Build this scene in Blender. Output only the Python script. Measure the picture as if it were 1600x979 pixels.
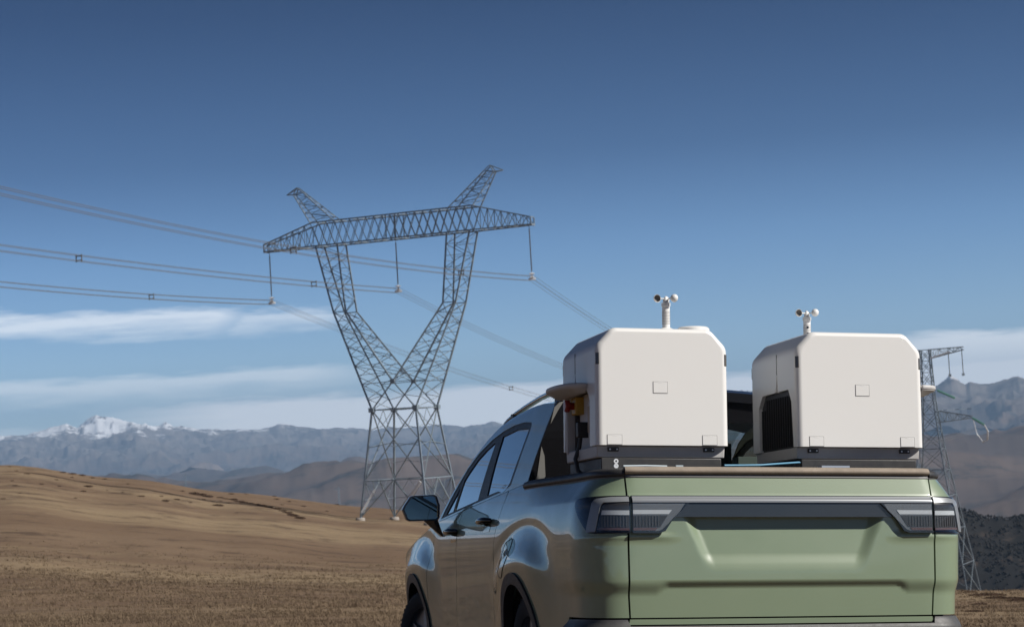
import bpy, math, random
import numpy as np
from mathutils import Vector, Matrix
from mathutils.geometry import delaunay_2d_cdt

for o in list(bpy.data.objects): bpy.data.objects.remove(o)
scene = bpy.context.scene
COL = scene.collection
rng = np.random.default_rng(7)
random.seed(7)

# ------------------------------------------------------------------ camera
PITCH, ROLL = math.radians(3.585), .058
cam_d = bpy.data.cameras.new('camera')
cam_d.lens = 72.0; cam_d.sensor_width = 36.0; cam_d.clip_start = .1; cam_d.clip_end = 200000
cam = bpy.data.objects.new('camera', cam_d); COL.objects.link(cam)
F_ = Vector((0, math.cos(PITCH), math.sin(PITCH)))
U0 = Vector((0, -math.sin(PITCH), math.cos(PITCH))); R0 = Vector((1, 0, 0))
R_ = R0 * math.cos(ROLL) - U0 * math.sin(ROLL)
U_ = R0 * math.sin(ROLL) + U0 * math.cos(ROLL)
cam.matrix_world = Matrix(((R_.x, U_.x, -F_.x, 0), (R_.y, U_.y, -F_.y, 0), (R_.z, U_.z, -F_.z, 0), (0, 0, 0, 1)))
cam_d.dof.use_dof = True
cam_d.dof.focus_distance = 10.0
cam_d.dof.aperture_fstop = 10.5
scene.camera = cam

# ------------------------------------------------------------------ sky, sun, exposure
SUN_EL, SUN_AZ = math.radians(37), math.radians(111)       # azimuth clockwise from +Y
w = bpy.data.worlds.new('World'); scene.world = w; w.use_nodes = True
nt = w.node_tree; nt.nodes.clear()
def wn(t, **k):
    n = nt.nodes.new(t)
    for a, b in k.items(): setattr(n, a, b)
    return n
def wmath(op, a, b=None, c=None):
    n = wn('ShaderNodeMath', operation=op)
    for i, v in enumerate((a, b, c)):
        if v is None: continue
        if hasattr(v, 'is_output'): nt.links.new(v, n.inputs[i])
        else: n.inputs[i].default_value = v
    return n.outputs[0]
sky = wn('ShaderNodeTexSky', sky_type='NISHITA')
sky.sun_disc = False; sky.sun_elevation = SUN_EL; sky.sun_rotation = SUN_AZ
sky.altitude = 3500; sky.air_density = 1.0; sky.dust_density = .25; sky.ozone_density = 3.0
hsv = wn('ShaderNodeHueSaturation'); hsv.inputs['Saturation'].default_value = 1.0; hsv.inputs['Value'].default_value = 1.0
nt.links.new(sky.outputs[0], hsv.inputs['Color'])
# deep clear high-altitude sky: the blue darkens quickly above the haze layer
# (ramp runs over elevation 0..90 degrees)
# clouds: thin bands low over the mountains, all the way round
tc = wn('ShaderNodeTexCoord'); sep = wn('ShaderNodeSeparateXYZ'); nt.links.new(tc.outputs['Generated'], sep.inputs[0])
el = wmath('MULTIPLY', wmath('ARCSINE', sep.outputs[2]), 180 / math.pi)                       # degrees
az = wmath('MULTIPLY', wmath('ARCTAN2', sep.outputs[0], sep.outputs[1]), 180 / math.pi)
ramp = wn('ShaderNodeValToRGB'); nt.links.new(wmath('DIVIDE', el, 90.0), ramp.inputs[0])
ce = ramp.color_ramp.elements
ce[0].position = .030; ce[0].color = (.78, .88, .97, 1); ce[1].position = 1.0; ce[1].color = (.035, .06, .115, 1)
for ps, cl in ((.060, (.56, .70, .84)), (.089, (.285, .40, .53)), (.137, (.125, .215, .33)), (.28, (.06, .105, .175))):
    e_ = ce.new(ps); e_.color = (*cl, 1)
grade = wn('ShaderNodeMixRGB', blend_type='MULTIPLY'); grade.inputs[0].default_value = 1.0
nt.links.new(hsv.outputs[0], grade.inputs[1]); nt.links.new(ramp.outputs[0], grade.inputs[2])
comb = wn('ShaderNodeCombineXYZ'); nt.links.new(sep.outputs[0], comb.inputs[0]); nt.links.new(sep.outputs[1], comb.inputs[1])
nt.links.new(wmath('MULTIPLY', sep.outputs[2], 8.0), comb.inputs[2])
n1 = wn('ShaderNodeTexNoise'); n1.inputs['Scale'].default_value = 6.0; n1.inputs['Detail'].default_value = 8; n1.inputs['Roughness'].default_value = .55
nt.links.new(comb.outputs[0], n1.inputs['Vector'])
n2 = wn('ShaderNodeTexNoise'); n2.inputs['Scale'].default_value = 26.0; n2.inputs['Detail'].default_value = 6; n2.inputs['Roughness'].default_value = .6
nt.links.new(comb.outputs[0], n2.inputs['Vector'])
jit = wmath('ADD', wmath('MULTIPLY', wmath('SUBTRACT', n1.outputs[0], .5), 1.0), wmath('MULTIPLY', wmath('SUBTRACT', n2.outputs[0], .5), .75))
def streak(el0, top, bot, az0, az1, fade, k):
    """one long flat cloud: sharper top edge, softer base"""
    e = wmath('ADD', wmath('SUBTRACT', el, el0), jit)
    up = wmath('SMOOTH_MIN', 1.0, wmath('MAXIMUM', 0.0, wmath('DIVIDE', wmath('SUBTRACT', top, e), .28)), .2)
    dn = wmath('SMOOTH_MIN', 1.0, wmath('MAXIMUM', 0.0, wmath('DIVIDE', wmath('ADD', e, bot), .5)), .2)
    a = wmath('ADD', az, wmath('MULTIPLY', jit, 3.0))
    l = wmath('MINIMUM', 1.0, wmath('MAXIMUM', 0.0, wmath('DIVIDE', wmath('SUBTRACT', a, az0), fade)))
    r = wmath('MINIMUM', 1.0, wmath('MAXIMUM', 0.0, wmath('DIVIDE', wmath('SUBTRACT', az1, a), fade)))
    return wmath('MULTIPLY', wmath('MULTIPLY', wmath('MULTIPLY', up, dn), wmath('MULTIPLY', l, r)), k)
parts = [streak(3.85, .42, .50, -26, -7.2, 1.2, .58), streak(3.72, .38, .36, -8.3, -4.4, .9, .48), streak(2.1, .42, .55, -30, -3.2, 3.0, .46),
         streak(1.15, .55, 1.3, -12, 180, 4.0, .90), streak(.95, .3, .9, -180, -10, 4.0, .30), streak(1.75, .5, .8, 8, 70, 3.0, .75),
         streak(2.6, .5, .5, 75, 180, 9.0, .4), streak(3.4, .5, .5, -180, -70, 9.0, .4)]
m = parts[0]
for q in parts[1:]: m = wmath('MAXIMUM', m, q)
mix = wn('ShaderNodeMixRGB'); nt.links.new(m, mix.inputs[0]); nt.links.new(grade.outputs[0], mix.inputs[1])
mix.inputs[2].default_value = (12.5, 12.7, 12.9, 1)
bg = wn('ShaderNodeBackground'); bg.inputs[1].default_value = .092; nt.links.new(mix.outputs[0], bg.inputs[0])
wo = wn('ShaderNodeOutputWorld'); nt.links.new(bg.outputs[0], wo.inputs[0])

sd = bpy.data.lights.new('sun', 'SUN'); sd.energy = 5.0; sd.angle = math.radians(.55); sd.color = (1.0, .955, .89)
sun = bpy.data.objects.new('sun', sd); COL.objects.link(sun)
S = Vector((math.sin(SUN_AZ) * math.cos(SUN_EL), math.cos(SUN_AZ) * math.cos(SUN_EL), math.sin(SUN_EL)))
sun.rotation_euler = S.to_track_quat('Z', 'Y').to_euler()
scene.view_settings.view_transform = 'Standard'; scene.view_settings.look = 'None'
scene.view_settings.exposure = .18; scene.view_settings.gamma = 1.0; scene.view_settings.use_curve_mapping = False
scene.cycles.max_bounces = 8; scene.cycles.transparent_max_bounces = 16; scene.cycles.volume_bounces = 0

# ------------------------------------------------------------------ materials
MATS = {}
def mat(name, base, rough=.5, metal=0.0, coat=0.0, spec=.5, noise=None, bump=None, coat_rough=.03):
    """plain principled material; noise=(scale, amount, second colour) mottles the colour; bump=(scale, strength)"""
    if name in MATS: return MATS[name]
    m = bpy.data.materials.new(name); m.use_nodes = True
    t = m.node_tree; b = t.nodes['Principled BSDF']
    b.inputs['Base Color'].default_value = (*base, 1); b.inputs['Roughness'].default_value = rough
    b.inputs['Metallic'].default_value = metal; b.inputs['Coat Weight'].default_value = coat
    b.inputs['Coat Roughness'].default_value = coat_rough; b.inputs['Specular IOR Level'].default_value = spec
    co = t.nodes.new('ShaderNodeTexCoord')
    if noise:
        n = t.nodes.new('ShaderNodeTexNoise'); n.inputs['Scale'].default_value = noise[0]; n.inputs['Detail'].default_value = 6
        n.inputs['Roughness'].default_value = .65
        t.links.new(co.outputs['Object'], n.inputs['Vector'])
        r = t.nodes.new('ShaderNodeMapRange'); r.inputs[1].default_value = .35; r.inputs[2].default_value = .68; r.inputs[4].default_value = noise[1]
        t.links.new(n.outputs[0], r.inputs[0])
        x = t.nodes.new('ShaderNodeMixRGB'); x.inputs[1].default_value = (*base, 1); x.inputs[2].default_value = (*noise[2], 1)
        t.links.new(r.outputs[0], x.inputs[0]); t.links.new(x.outputs[0], b.inputs['Base Color'])
        q = t.nodes.new('ShaderNodeMapRange'); q.inputs[1].default_value = .3; q.inputs[2].default_value = .7
        q.inputs[3].default_value = max(0, rough - .06); q.inputs[4].default_value = min(1, rough + .1)
        t.links.new(n.outputs[0], q.inputs[0]); t.links.new(q.outputs[0], b.inputs['Roughness'])
    if bump:
        n = t.nodes.new('ShaderNodeTexNoise'); n.inputs['Scale'].default_value = bump[0]; n.inputs['Detail'].default_value = 3
        t.links.new(co.outputs['Object'], n.inputs['Vector'])
        bp = t.nodes.new('ShaderNodeBump'); bp.inputs['Strength'].default_value = bump[1]; bp.inputs['Distance'].default_value = .01
        t.links.new(n.outputs[0], bp.inputs['Height']); t.links.new(bp.outputs[0], b.inputs['Normal'])
    MATS[name] = m
    return m
def glass(name, tint, refl=.10, ior=1.5):
    """thin pane: clear tint plus a mirror reflection that grows at grazing angles"""
    m = bpy.data.materials.new(name); m.use_nodes = True; t = m.node_tree; t.nodes.clear()
    lw = t.nodes.new('ShaderNodeLayerWeight'); lw.inputs[0].default_value = .5          # facing ratio, same from both sides
    pw = t.nodes.new('ShaderNodeMath'); pw.operation = 'POWER'; pw.inputs[1].default_value = 4.0; t.links.new(lw.outputs['Facing'], pw.inputs[0])
    a = t.nodes.new('ShaderNodeMath'); a.operation = 'MULTIPLY_ADD'; a.inputs[1].default_value = .85; a.inputs[2].default_value = ((ior - 1) / (ior + 1)) ** 2 + refl; a.use_clamp = True
    tr = t.nodes.new('ShaderNodeBsdfTransparent'); tr.inputs[0].default_value = (*tint, 1)
    gl = t.nodes.new('ShaderNodeBsdfGlossy'); gl.inputs['Roughness'].default_value = .01; gl.inputs[0].default_value = (.9, .93, .95, 1)
    mx = t.nodes.new('ShaderNodeMixShader'); o = t.nodes.new('ShaderNodeOutputMaterial')
    t.links.new(pw.outputs[0], a.inputs[0]); t.links.new(a.outputs[0], mx.inputs[0])
    t.links.new(tr.outputs[0], mx.inputs[1]); t.links.new(gl.outputs[0], mx.inputs[2]); t.links.new(mx.outputs[0], o.inputs[0])
    MATS[name] = m; return m
PAINT = mat('sage_paint', (.205, .264, .172), .42, .0, 1.0, noise=(3.0, .10, (.215, .262, .168)), coat_rough=.025)
BLACKP = mat('black_plastic', (.028, .028, .030), .48, noise=(40, .35, (.05, .047, .043)), bump=(900, .12))
DUSTY = mat('dusty_black_trim', (.30, .245, .19), .65, noise=(14, .6, (.19, .16, .13)), bump=(500, .15))
GREYTRIM = mat('grey_trim', (.11, .11, .115), .45, noise=(30, .4, (.15, .145, .135)))
GLOSSB = mat('gloss_black', (.012, .012, .014), .08, 0, .6)
DARK = mat('dark_void', (.008, .008, .008), .9)
SEATM = mat('seat_fabric', (.24, .25, .24), .8, bump=(300, .2))
HEADL = mat('headliner', (.30, .30, .29), .9)
SILVER = mat('lamp_silver', (.27, .285, .30), .34, .3, .35)
LENSD = mat('lamp_smoke', (.040, .038, .038), .3, .1, .2)
LENSM = mat('lamp_reflector', (.16, .165, .172), .3, .3, .3)
LENSR = mat('lamp_red_brown', (.090, .045, .036), .25, 0, .8)
BARM = mat('light_bar_smoke', (.030, .034, .040), .2, .1, .6)
RUBBER = mat('tyre_rubber', (.022, .022, .022), .8, noise=(20, .5, (.05, .042, .034)))
ALLOY = mat('alloy_rim', (.25, .25, .26), .35, .8)
WHITE = mat('white_shell', (.765, .757, .735), .42, 0, .15, noise=(2.2, .16, (.74, .73, .705)), bump=(700, .02))
GREYSH = mat('grey_base_shell', (.48, .47, .46), .5, noise=(12, .4, (.42, .41, .40)))
WHITE2 = mat('white_bay_plastic', (.52, .51, .50), .5, noise=(8, .4, (.45, .44, .42)))
GAP = mat('seam_shadow_gap', (.02, .02, .02), .9)
REDM = mat('red_button', (.26, .018, .014), .35)
YELM = mat('yellow_housing', (.42, .25, .03), .45)
TANM = mat('tan_label', (.42, .33, .25), .6)
BLUEM = mat('blue_strap', (.10, .28, .42), .5)
STEEL = mat('galvanised_steel', (.27, .325, .37), .40, .35, noise=(1.5, .5, (.16, .20, .235)))
STEEL2 = mat('bright_galvanised_steel', (.78, .80, .82), .38, .2)
CONC = mat('concrete', (.30, .27, .24), .85, noise=(3, .5, (.33, .31, .28)))
WIREM = mat('conductor_wire', (.17, .175, .185), .5, .3)
INSUL = mat('brown_insulator', (.10, .105, .12), .35)
INSULG = mat('green_glass_insulator', (.12, .28, .24), .25)
GLASS_F = glass('front_side_glass', (.42, .48, .47), .22)
GLASS_S = glass('side_window_glass', (.16, .20, .20), .22)
GLASS_R = glass('rear_window_glass', (.70, .78, .75), .14)
MIRROR = mat('mirror_glass', (.36, .42, .42), .02, 1.0)
LENSC = glass('lamp_cover_glass', (.97, .98, .98), .0, 1.45)
LRIB = mat('lamp_rib_smoke', (.075, .074, .076), .35, .1, .2)
LAMPG = mat('lamp_guide_white', (.50, .52, .54), .3, .1, .3)
CUPIN = mat('cup_inside', (.20, .19, .18), .7)

# ------------------------------------------------------------------ object helpers
def tag(o, label=None, cat=None, group=None, kind=None):
    if label: o['label'] = label
    if cat: o['category'] = cat
    if group: o['group'] = group
    if kind: o['kind'] = kind
    return o
def empty(name, M=None, loc=None):
    o = bpy.data.objects.new(name, None); COL.objects.link(o); o.empty_display_size = .2
    if M is not None: o.matrix_world = M
    if loc is not None: o.location = loc
    return o
def link(name, me, m, parent=None):
    o = bpy.data.objects.new(name, me); COL.objects.link(o)
    if m is not None and not me.materials: me.materials.append(m)
    if parent: o.parent = parent
    return o
def np_mesh(name, V, Fq, smooth=False):
    """fast mesh from arrays; Fq an (n,3) or (n,4) array"""
    me = bpy.data.meshes.new(name); V = np.asarray(V, np.float32); Fq = np.asarray(Fq, np.int32)
    n, k = Fq.shape
    me.vertices.add(len(V)); me.vertices.foreach_set('co', V.ravel())
    me.loops.add(n * k); me.loops.foreach_set('vertex_index', Fq.ravel())
    me.polygons.add(n); me.polygons.foreach_set('loop_start', np.arange(0, n * k, k, dtype=np.int32))
    if smooth: me.polygons.foreach_set('use_smooth', np.ones(n, bool))
    me.update(calc_edges=True)
    return me
class MB:
    """collects boxes, beams, tubes, lathes and prisms into one mesh"""
    def __init__(s): s.v = []; s.f = []
    def add(s, V, Fc):
        b = len(s.v); s.v += [tuple(map(float, p)) for p in V]; s.f += [[i + b for i in q] for q in Fc]; return s
    def box(s, c, size, R=None):
        h = [x / 2 for x in size]; P = []
        for z in (-1, 1):
            for x, y in ((-1, -1), (1, -1), (1, 1), (-1, 1)):
                q = Vector((x * h[0], y * h[1], z * h[2]))
                if R is not None: q = R @ q
                P.append(q + Vector(c))
        return s.add(P, [(3, 2, 1, 0), (4, 5, 6, 7), (0, 1, 5, 4), (1, 2, 6, 5), (2, 3, 7, 6), (3, 0, 4, 7)])
    def beam(s, a, b, w, h=None):
        a, b = Vector(a), Vector(b); d = b - a
        if d.length < 1e-6: return s
        h = h or w; d.normalize()
        up = Vector((0, 0, 1)) if abs(d.z) < .95 else Vector((0, 1, 0))
        x = d.cross(up).normalized(); y = x.cross(d)
        P = [p + x * w / 2 * i + y * h / 2 * j for p in (a, b) for i, j in ((-1, -1), (1, -1), (1, 1), (-1, 1))]
        return s.add(P, [(0, 1, 2, 3), (7, 6, 5, 4), (0, 4, 5, 1), (1, 5, 6, 2), (2, 6, 7, 3), (3, 7, 4, 0)])
    def tube(s, pts, r, n=10, caps=True):
        pts = [Vector(p) for p in pts]; N = len(pts); rs = r if isinstance(r, (list, tuple)) else [r] * N
        up = None; V = []
        for i, p in enumerate(pts):
            d = (pts[min(i + 1, N - 1)] - pts[max(i - 1, 0)]).normalized()
            if up is None: up = Vector((0, 0, 1)) if abs(d.z) < .9 else Vector((0, 1, 0))
            x = d.cross(up).normalized(); y = x.cross(d); up = y
            for k in range(n):
                a = 2 * math.pi * k / n
                V.append(p + (x * math.cos(a) + y * math.sin(a)) * rs[i])
        Fc = [(i * n + k, i * n + (k + 1) % n, (i + 1) * n + (k + 1) % n, (i + 1) * n + k) for i in range(N - 1) for k in range(n)]
        if caps: Fc += [tuple(range(n - 1, -1, -1)), tuple((N - 1) * n + k for k in range(n))]
        return s.add(V, Fc)
    def lathe(s, prof, n=24, M=Matrix(), cap=True):
        V = [M @ Vector((r * math.cos(2 * math.pi * k / n), r * math.sin(2 * math.pi * k / n), z)) for r, z in prof for k in range(n)]
        Fc = [(i * n + k, i * n + (k + 1) % n, (i + 1) * n + (k + 1) % n, (i + 1) * n + k) for i in range(len(prof) - 1) for k in range(n)]
        if cap: Fc += [tuple(range(n - 1, -1, -1)), tuple((len(prof) - 1) * n + k for k in range(n))]
        return s.add(V, Fc)
    def prism(s, A, B):
        """two matching loops of 3D points joined into a closed solid"""
        n = len(A)
        return s.add(list(A) + list(B), [tuple(range(n - 1, -1, -1)), tuple(range(n, 2 * n))] + [(i, (i + 1) % n, n + (i + 1) % n, n + i) for i in range(n)])
    def mesh(s, name, smooth=None):
        me = bpy.data.meshes.new(name); me.from_pydata(s.v, [], s.f); me.update()
        if smooth is not None:
            me.polygons.foreach_set('use_smooth', np.ones(len(me.polygons), bool)); me.set_sharp_from_angle(angle=math.radians(smooth))
        return me
    def build(s, name, m, parent=None, smooth=None, bevel=None):
        o = link(name, s.mesh(name, smooth), m, parent)
        if bevel:
            b = o.modifiers.new('bevel', 'BEVEL'); b.width = bevel; b.segments = 3; b.limit_method = 'ANGLE'; b.angle_limit = math.radians(30)
            b.harden_normals = False
            o.data.polygons.foreach_set('use_smooth', np.ones(len(o.data.polygons), bool)); o.data.set_sharp_from_angle(angle=math.radians(35))
        return o

# ------------------------------------------------------------------ curved sheet panels
def inpoly(P, poly):
    x, y = P[:, 0], P[:, 1]; r = np.zeros(len(P), bool); q = np.asarray(poly)
    j = len(q) - 1
    for i in range(len(q)):
        xi, yi = q[i]; xj, yj = q[j]
        c = ((yi > y) != (yj > y)) & (x < (xj - xi) * (y - yi) / (yj - yi + 1e-15) + xi)
        r ^= c; j = i
    return r
def resample(poly, h):
    out = []
    for i in range(len(poly)):
        a, b = np.array(poly[i], float), np.array(poly[(i + 1) % len(poly)], float)
        n = max(1, int(math.ceil(np.linalg.norm(b - a) / h)))
        out += [a + (b - a) * k / n for k in range(n)]
    return np.array(out)
def rounded(poly, r, n=5):
    out = []; N = len(poly)
    for i in range(N):
        p0, p, p1 = (np.array(poly[(i + k) % N], float) for k in (-1, 0, 1))
        a, b = p0 - p, p1 - p; la, lb = np.linalg.norm(a), np.linalg.norm(b)
        rr = min(r, la * .45, lb * .45)
        A, B = p + a / la * rr, p + b / lb * rr
        for k in range(n + 1):
            t = k / n; out.append((1 - t) ** 2 * A + 2 * t * (1 - t) * p + t * t * B)
    return [tuple(q) for q in out]
def arc_pts(cy, cz, r, a0, a1, n, ky=1.0):
    return [(cy + r * ky * math.cos(math.radians(a0 + (a1 - a0) * k / n)), cz + r * math.sin(math.radians(a0 + (a1 - a0) * k / n))) for k in range(n + 1)]
def panel(name, fn, outline, m, parent, h=.03, off=0.0, skirt=.014, holes=()):
    """a sheet-metal, trim or glass panel lying on the surface fn(u, v, off), with turned-in edges"""
    loops = [resample(outline, h)] + [resample(q, h) for q in holes]
    B = np.concatenate(loops); lo, hi = loops[0].min(0), loops[0].max(0)
    gx = np.arange(lo[0] + h * .5, hi[0], h); gy = np.arange(lo[1] + h * .5, hi[1], h * .87)
    G = np.array([(x + (.5 * h if j % 2 else 0), y) for j, y in enumerate(gy) for x in gx])
    if len(G):
        k = inpoly(G, loops[0])
        for q in loops[1:]: k &= ~inpoly(G, q)
        G = G[k]
    if len(G):
        k = np.ones(len(G), bool)
        for i in range(0, len(B), 200):
            c = B[i:i + 200]; k &= (((G[:, None] - c[None]) ** 2).sum(-1).min(1) > (h * .5) ** 2)
        G = G[k]
    pts = np.concatenate([B, G]) if len(G) else B
    edges = []; b0 = 0; rngs = []
    for q in loops:
        n = len(q); edges += [(b0 + i, b0 + (i + 1) % n) for i in range(n)]; rngs.append((b0, n)); b0 += n
    v2, e2, f2, *_ = delaunay_2d_cdt([Vector(p) for p in pts], edges, [], 0, 1e-7)
    V2 = np.array([tuple(p) for p in v2]); T = np.array([f for f in f2 if len(f) == 3])
    cen = V2[T].mean(1); k = inpoly(cen, loops[0])
    for q in loops[1:]: k &= ~inpoly(cen, q)
    T = T[k]
    def PN(uv, o):
        e = 1.5e-3
        p = fn(uv[:, 0], uv[:, 1], o)
        a = fn(uv[:, 0] + e, uv[:, 1], o) - fn(uv[:, 0] - e, uv[:, 1], o); b = fn(uv[:, 0], uv[:, 1] + e, o) - fn(uv[:, 0], uv[:, 1] - e, o)
        n = np.cross(a, b); n /= np.linalg.norm(n, axis=1)[:, None] + 1e-12
        tst = fn(uv[:, 0], uv[:, 1], o + .01) - p
        n *= np.sign((n * tst).sum(1))[:, None]
        return p, n
    P, N = PN(V2, off)
    V, NN, FF = [P], [N], [T]; base = len(P)
    if skirt:
        for q in loops:
            p, n = PN(q, off); t = np.roll(p, -1, 0) - np.roll(p, 1, 0)
            e = np.cross(t, n); e /= np.linalg.norm(e, axis=1)[:, None] + 1e-12
            c = p.mean(0)
            L = len(q); i = np.arange(L); j = (i + 1) % L
            V += [p, p - n * skirt]; NN += [e, e]
            FF.append(np.r_[np.c_[base + i, base + j, base + L + j], np.c_[base + i, base + L + j, base + L + i]]); base += 2 * L
    V = np.concatenate(V); NN = np.concatenate(NN); FF = np.concatenate(FF)
    g = np.cross(V[FF[:, 1]] - V[FF[:, 0]], V[FF[:, 2]] - V[FF[:, 0]]); fl = (g * NN[FF[:, 0]]).sum(1) < 0
    FF[fl] = FF[fl][:, ::-1]
    me = np_mesh(name, V, FF, True)
    me.normals_split_custom_set_from_vertices([tuple(q) for q in NN])
    return link(name, me, m, parent)

#<surf>
def sstep(x, a, b):
    t = np.clip((np.asarray(x, float) - a) / (b - a), 0, 1)
    return t * t * (3 - 2 * t)

def _plan_table():
    pts = []
    for x in np.linspace(0, .70, 30): pts.append((x, .015 * (x / .70) ** 2))
    n = 2.8
    for ph in np.linspace(90, 0, 40)[1:-1]:
        c, s_ = math.cos(math.radians(ph)), math.sin(math.radians(ph))
        pts.append((.70 + .247 * c ** (2 / n), .33 - .312 * s_ ** (2 / n)))
    for x, y in [(.945, .33), (.948, .5), (.950, .8), (.953, 1.2), (.955, 1.6), (.956, 2.1), (.956, 2.6), (.955, 3.1), (.953, 3.6),
                 (.950, 4.0), (.945, 4.4), (.937, 4.65), (.915, 4.85), (.88, 4.98), (.81, 5.06), (.70, 5.10)]:
        pts.append((x, y))
    p = np.array(pts)
    d = np.r_[0, np.cumsum(np.hypot(*np.diff(p, axis=0).T))]
    s = np.linspace(0, d[-1], 1400)
    q = np.c_[np.interp(s, d, p[:, 0]), np.interp(s, d, p[:, 1])]
    k = np.hanning(41); k /= k.sum()
    for _ in range(2):
        for j in range(2):
            pad = np.r_[2 * q[0, j] - q[20:0:-1, j], q[:, j], 2 * q[-1, j] - q[-2:-22:-1, j]]
            if j == 1: pad[:20] = q[20:0:-1, 1]
            q[:, j] = np.convolve(pad, k, 'valid')
    t = np.gradient(q, axis=0); t /= np.linalg.norm(t, axis=1)[:, None]
    nn = np.c_[t[:, 1], -t[:, 0]]
    return s, q, nn
PS, PQ, PN = _plan_table()
WY_R, WY_F, WZ, ARCH = 1.28, 4.15, .365, .375          # wheel centres and arch radius
def s_of_y(y): i = np.argmax(PQ[:, 0]); m = PS > .9; return float(np.interp(y, PQ[m, 1], PS[m]))
def s_of_x(x): m = PS < .9; return float(np.interp(x, PQ[m, 0], PS[m]))

def d_rear(x, z):
    x = np.abs(x)
    d = -.020 * sstep(z, 1.07, 1.12) - .26 * np.clip(z - 1.112, 0, 1)
    # number plate recess under the light bar
    lo = .792 + .0 * x
    hw = .345 + (z - .80) * .42
    side = 1 - sstep(x, hw - .012, hw + .055)
    bot = sstep(z, lo - .03, lo + .06)
    dep = .013 + .11 * np.clip(z - .80, 0, .25)
    d = d - dep * side * bot * (1 - sstep(z, 1.02, 1.05))
    # undercut crease: shallow band outside, sharp line in the middle
    wmid = 1 - sstep(x, .55, .615)
    zlo = .655 + .035 * wmid
    d = d - .020 * (1 - sstep(z, zlo + .004, .728)) - .045 * np.clip(.70 - z, 0, 1)
    # lip under the lamps
    d = d + .006 * np.exp(-((z - .925) / .016) ** 2) * sstep(x, .48, .60)
    return d

def d_side(y, z):
    up = np.clip(z - .89, 0, 1)
    d = -.63 * up ** 2 - .044 * np.clip(.90 - z, 0, 1) * sstep(.93 - z, 0, .1) - .35 * np.clip(.46 - z, 0, 1) ** 1.5
    for wy in (WY_R, WY_F):
        q = y - wy; zz = z + .30 * q ** 2 + .06 * q
        win = 1 - sstep(np.abs(q), .26, .78)
        tuck = .30 + .70 * sstep(z, .42, .84)
        d = d + win * (.050 * tuck * (1 - sstep(zz, .80, .965)) - .008 * np.exp(-((zz - .995) / .035) ** 2))
    # falling bonnet line on the front wing
    return d

def body(u, z, off=0.0):
    u = np.asarray(u, float); z = np.asarray(z, float)
    a = np.abs(u); sg = np.where(u < 0, -1.0, 1.0)
    x = np.interp(a, PS, PQ[:, 0]); y = np.interp(a, PS, PQ[:, 1])
    nx = np.interp(a, PS, PN[:, 0]); ny = np.interp(a, PS, PN[:, 1])
    w = sstep(a, .72, 1.08)
    extra = -.040 * sstep(a, .70, .9) * (1 - sstep(y, .5, 1.3)) * np.clip((z - 1.10) / .1, 0, 1.5)
    lo = -.012 * sstep(a, .66, .86) * (1 - sstep(y, .25, .7)) * (1 - sstep(z, .655, .735))
    d = (1 - w) * d_rear(a, z) + w * (d_side(y, z) + lo) + extra + off
    return np.stack([sg * (x + nx * d), y + ny * d, z], -1)

def belt(y): return 1.222 - .066 * (np.asarray(y, float) - 1.5)
def side_x(y, z):
    a = np.interp(y, PQ[(PS > .9), 1], PQ[(PS > .9), 0])
    return a + d_side(y, z)
def green(y, z, off=0.0, sg=-1.0):
    y = np.asarray(y, float); z = np.asarray(z, float)
    zb = belt(y); h = z - zb
    x = side_x(y, zb) - .006 - .27 * h - .16 * np.clip(h, 0, 1) ** 2 - 2.2 * np.clip(h - .44, 0, 1) ** 1.6
    return np.stack([sg * (x + off), y, z + off * .3], -1)
#</surf>
# ------------------------------------------------------------------ terrain heights
#<terr>
def vnoise(x, y, seed=0):
    x = np.asarray(x, float); y = np.asarray(y, float)
    xi = np.floor(x).astype(np.int64); yi = np.floor(y).astype(np.int64); fx = x - xi; fy = y - yi
    u = fx ** 3 * (fx * (fx * 6 - 15) + 10); v = fy ** 3 * (fy * (fy * 6 - 15) + 10)
    def g(ix, iy):
        h = (ix * 374761393 + iy * 668265263 + seed * 1442695041) & 0x7fffffff
        h = ((h ^ (h >> 13)) * 1274126177) & 0x7fffffff
        h = (h ^ (h >> 16)) & 0xffff
        a = h / 65535.0 * 2 * np.pi
        return np.cos(a), np.sin(a)
    def d(ix, iy, dx, dy):
        c, s = g(ix, iy); return c * dx + s * dy
    a = d(xi, yi, fx, fy); b = d(xi + 1, yi, fx - 1, fy); c = d(xi, yi + 1, fx, fy - 1); e = d(xi + 1, yi + 1, fx - 1, fy - 1)
    return ((a + (b - a) * u) * (1 - v) + (c + (e - c) * u) * v) * 1.5
def fbm(x, y, o=5, seed=0, gain=.5, lac=2.03):
    t = 0; a = 1; n = 0
    for i in range(o):
        t = t + a * vnoise(x, y, seed + i * 17); n += a; a *= gain; x = x * lac + 13.7; y = y * lac - 7.1
    return t / n
def ridged(x, y, o=6, seed=0, gain=.5, lac=2.07):
    t = 0; a = 1; n = 0; w = 1.0
    for i in range(o):
        r = (1 - np.abs(vnoise(x, y, seed + i * 31))) ** 2 * w
        w = np.clip(r * 1.6, 0, 1); t = t + a * r; n += a; a *= gain; x = x * lac + 5.3; y = y * lac + 9.1
    return t / n
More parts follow.
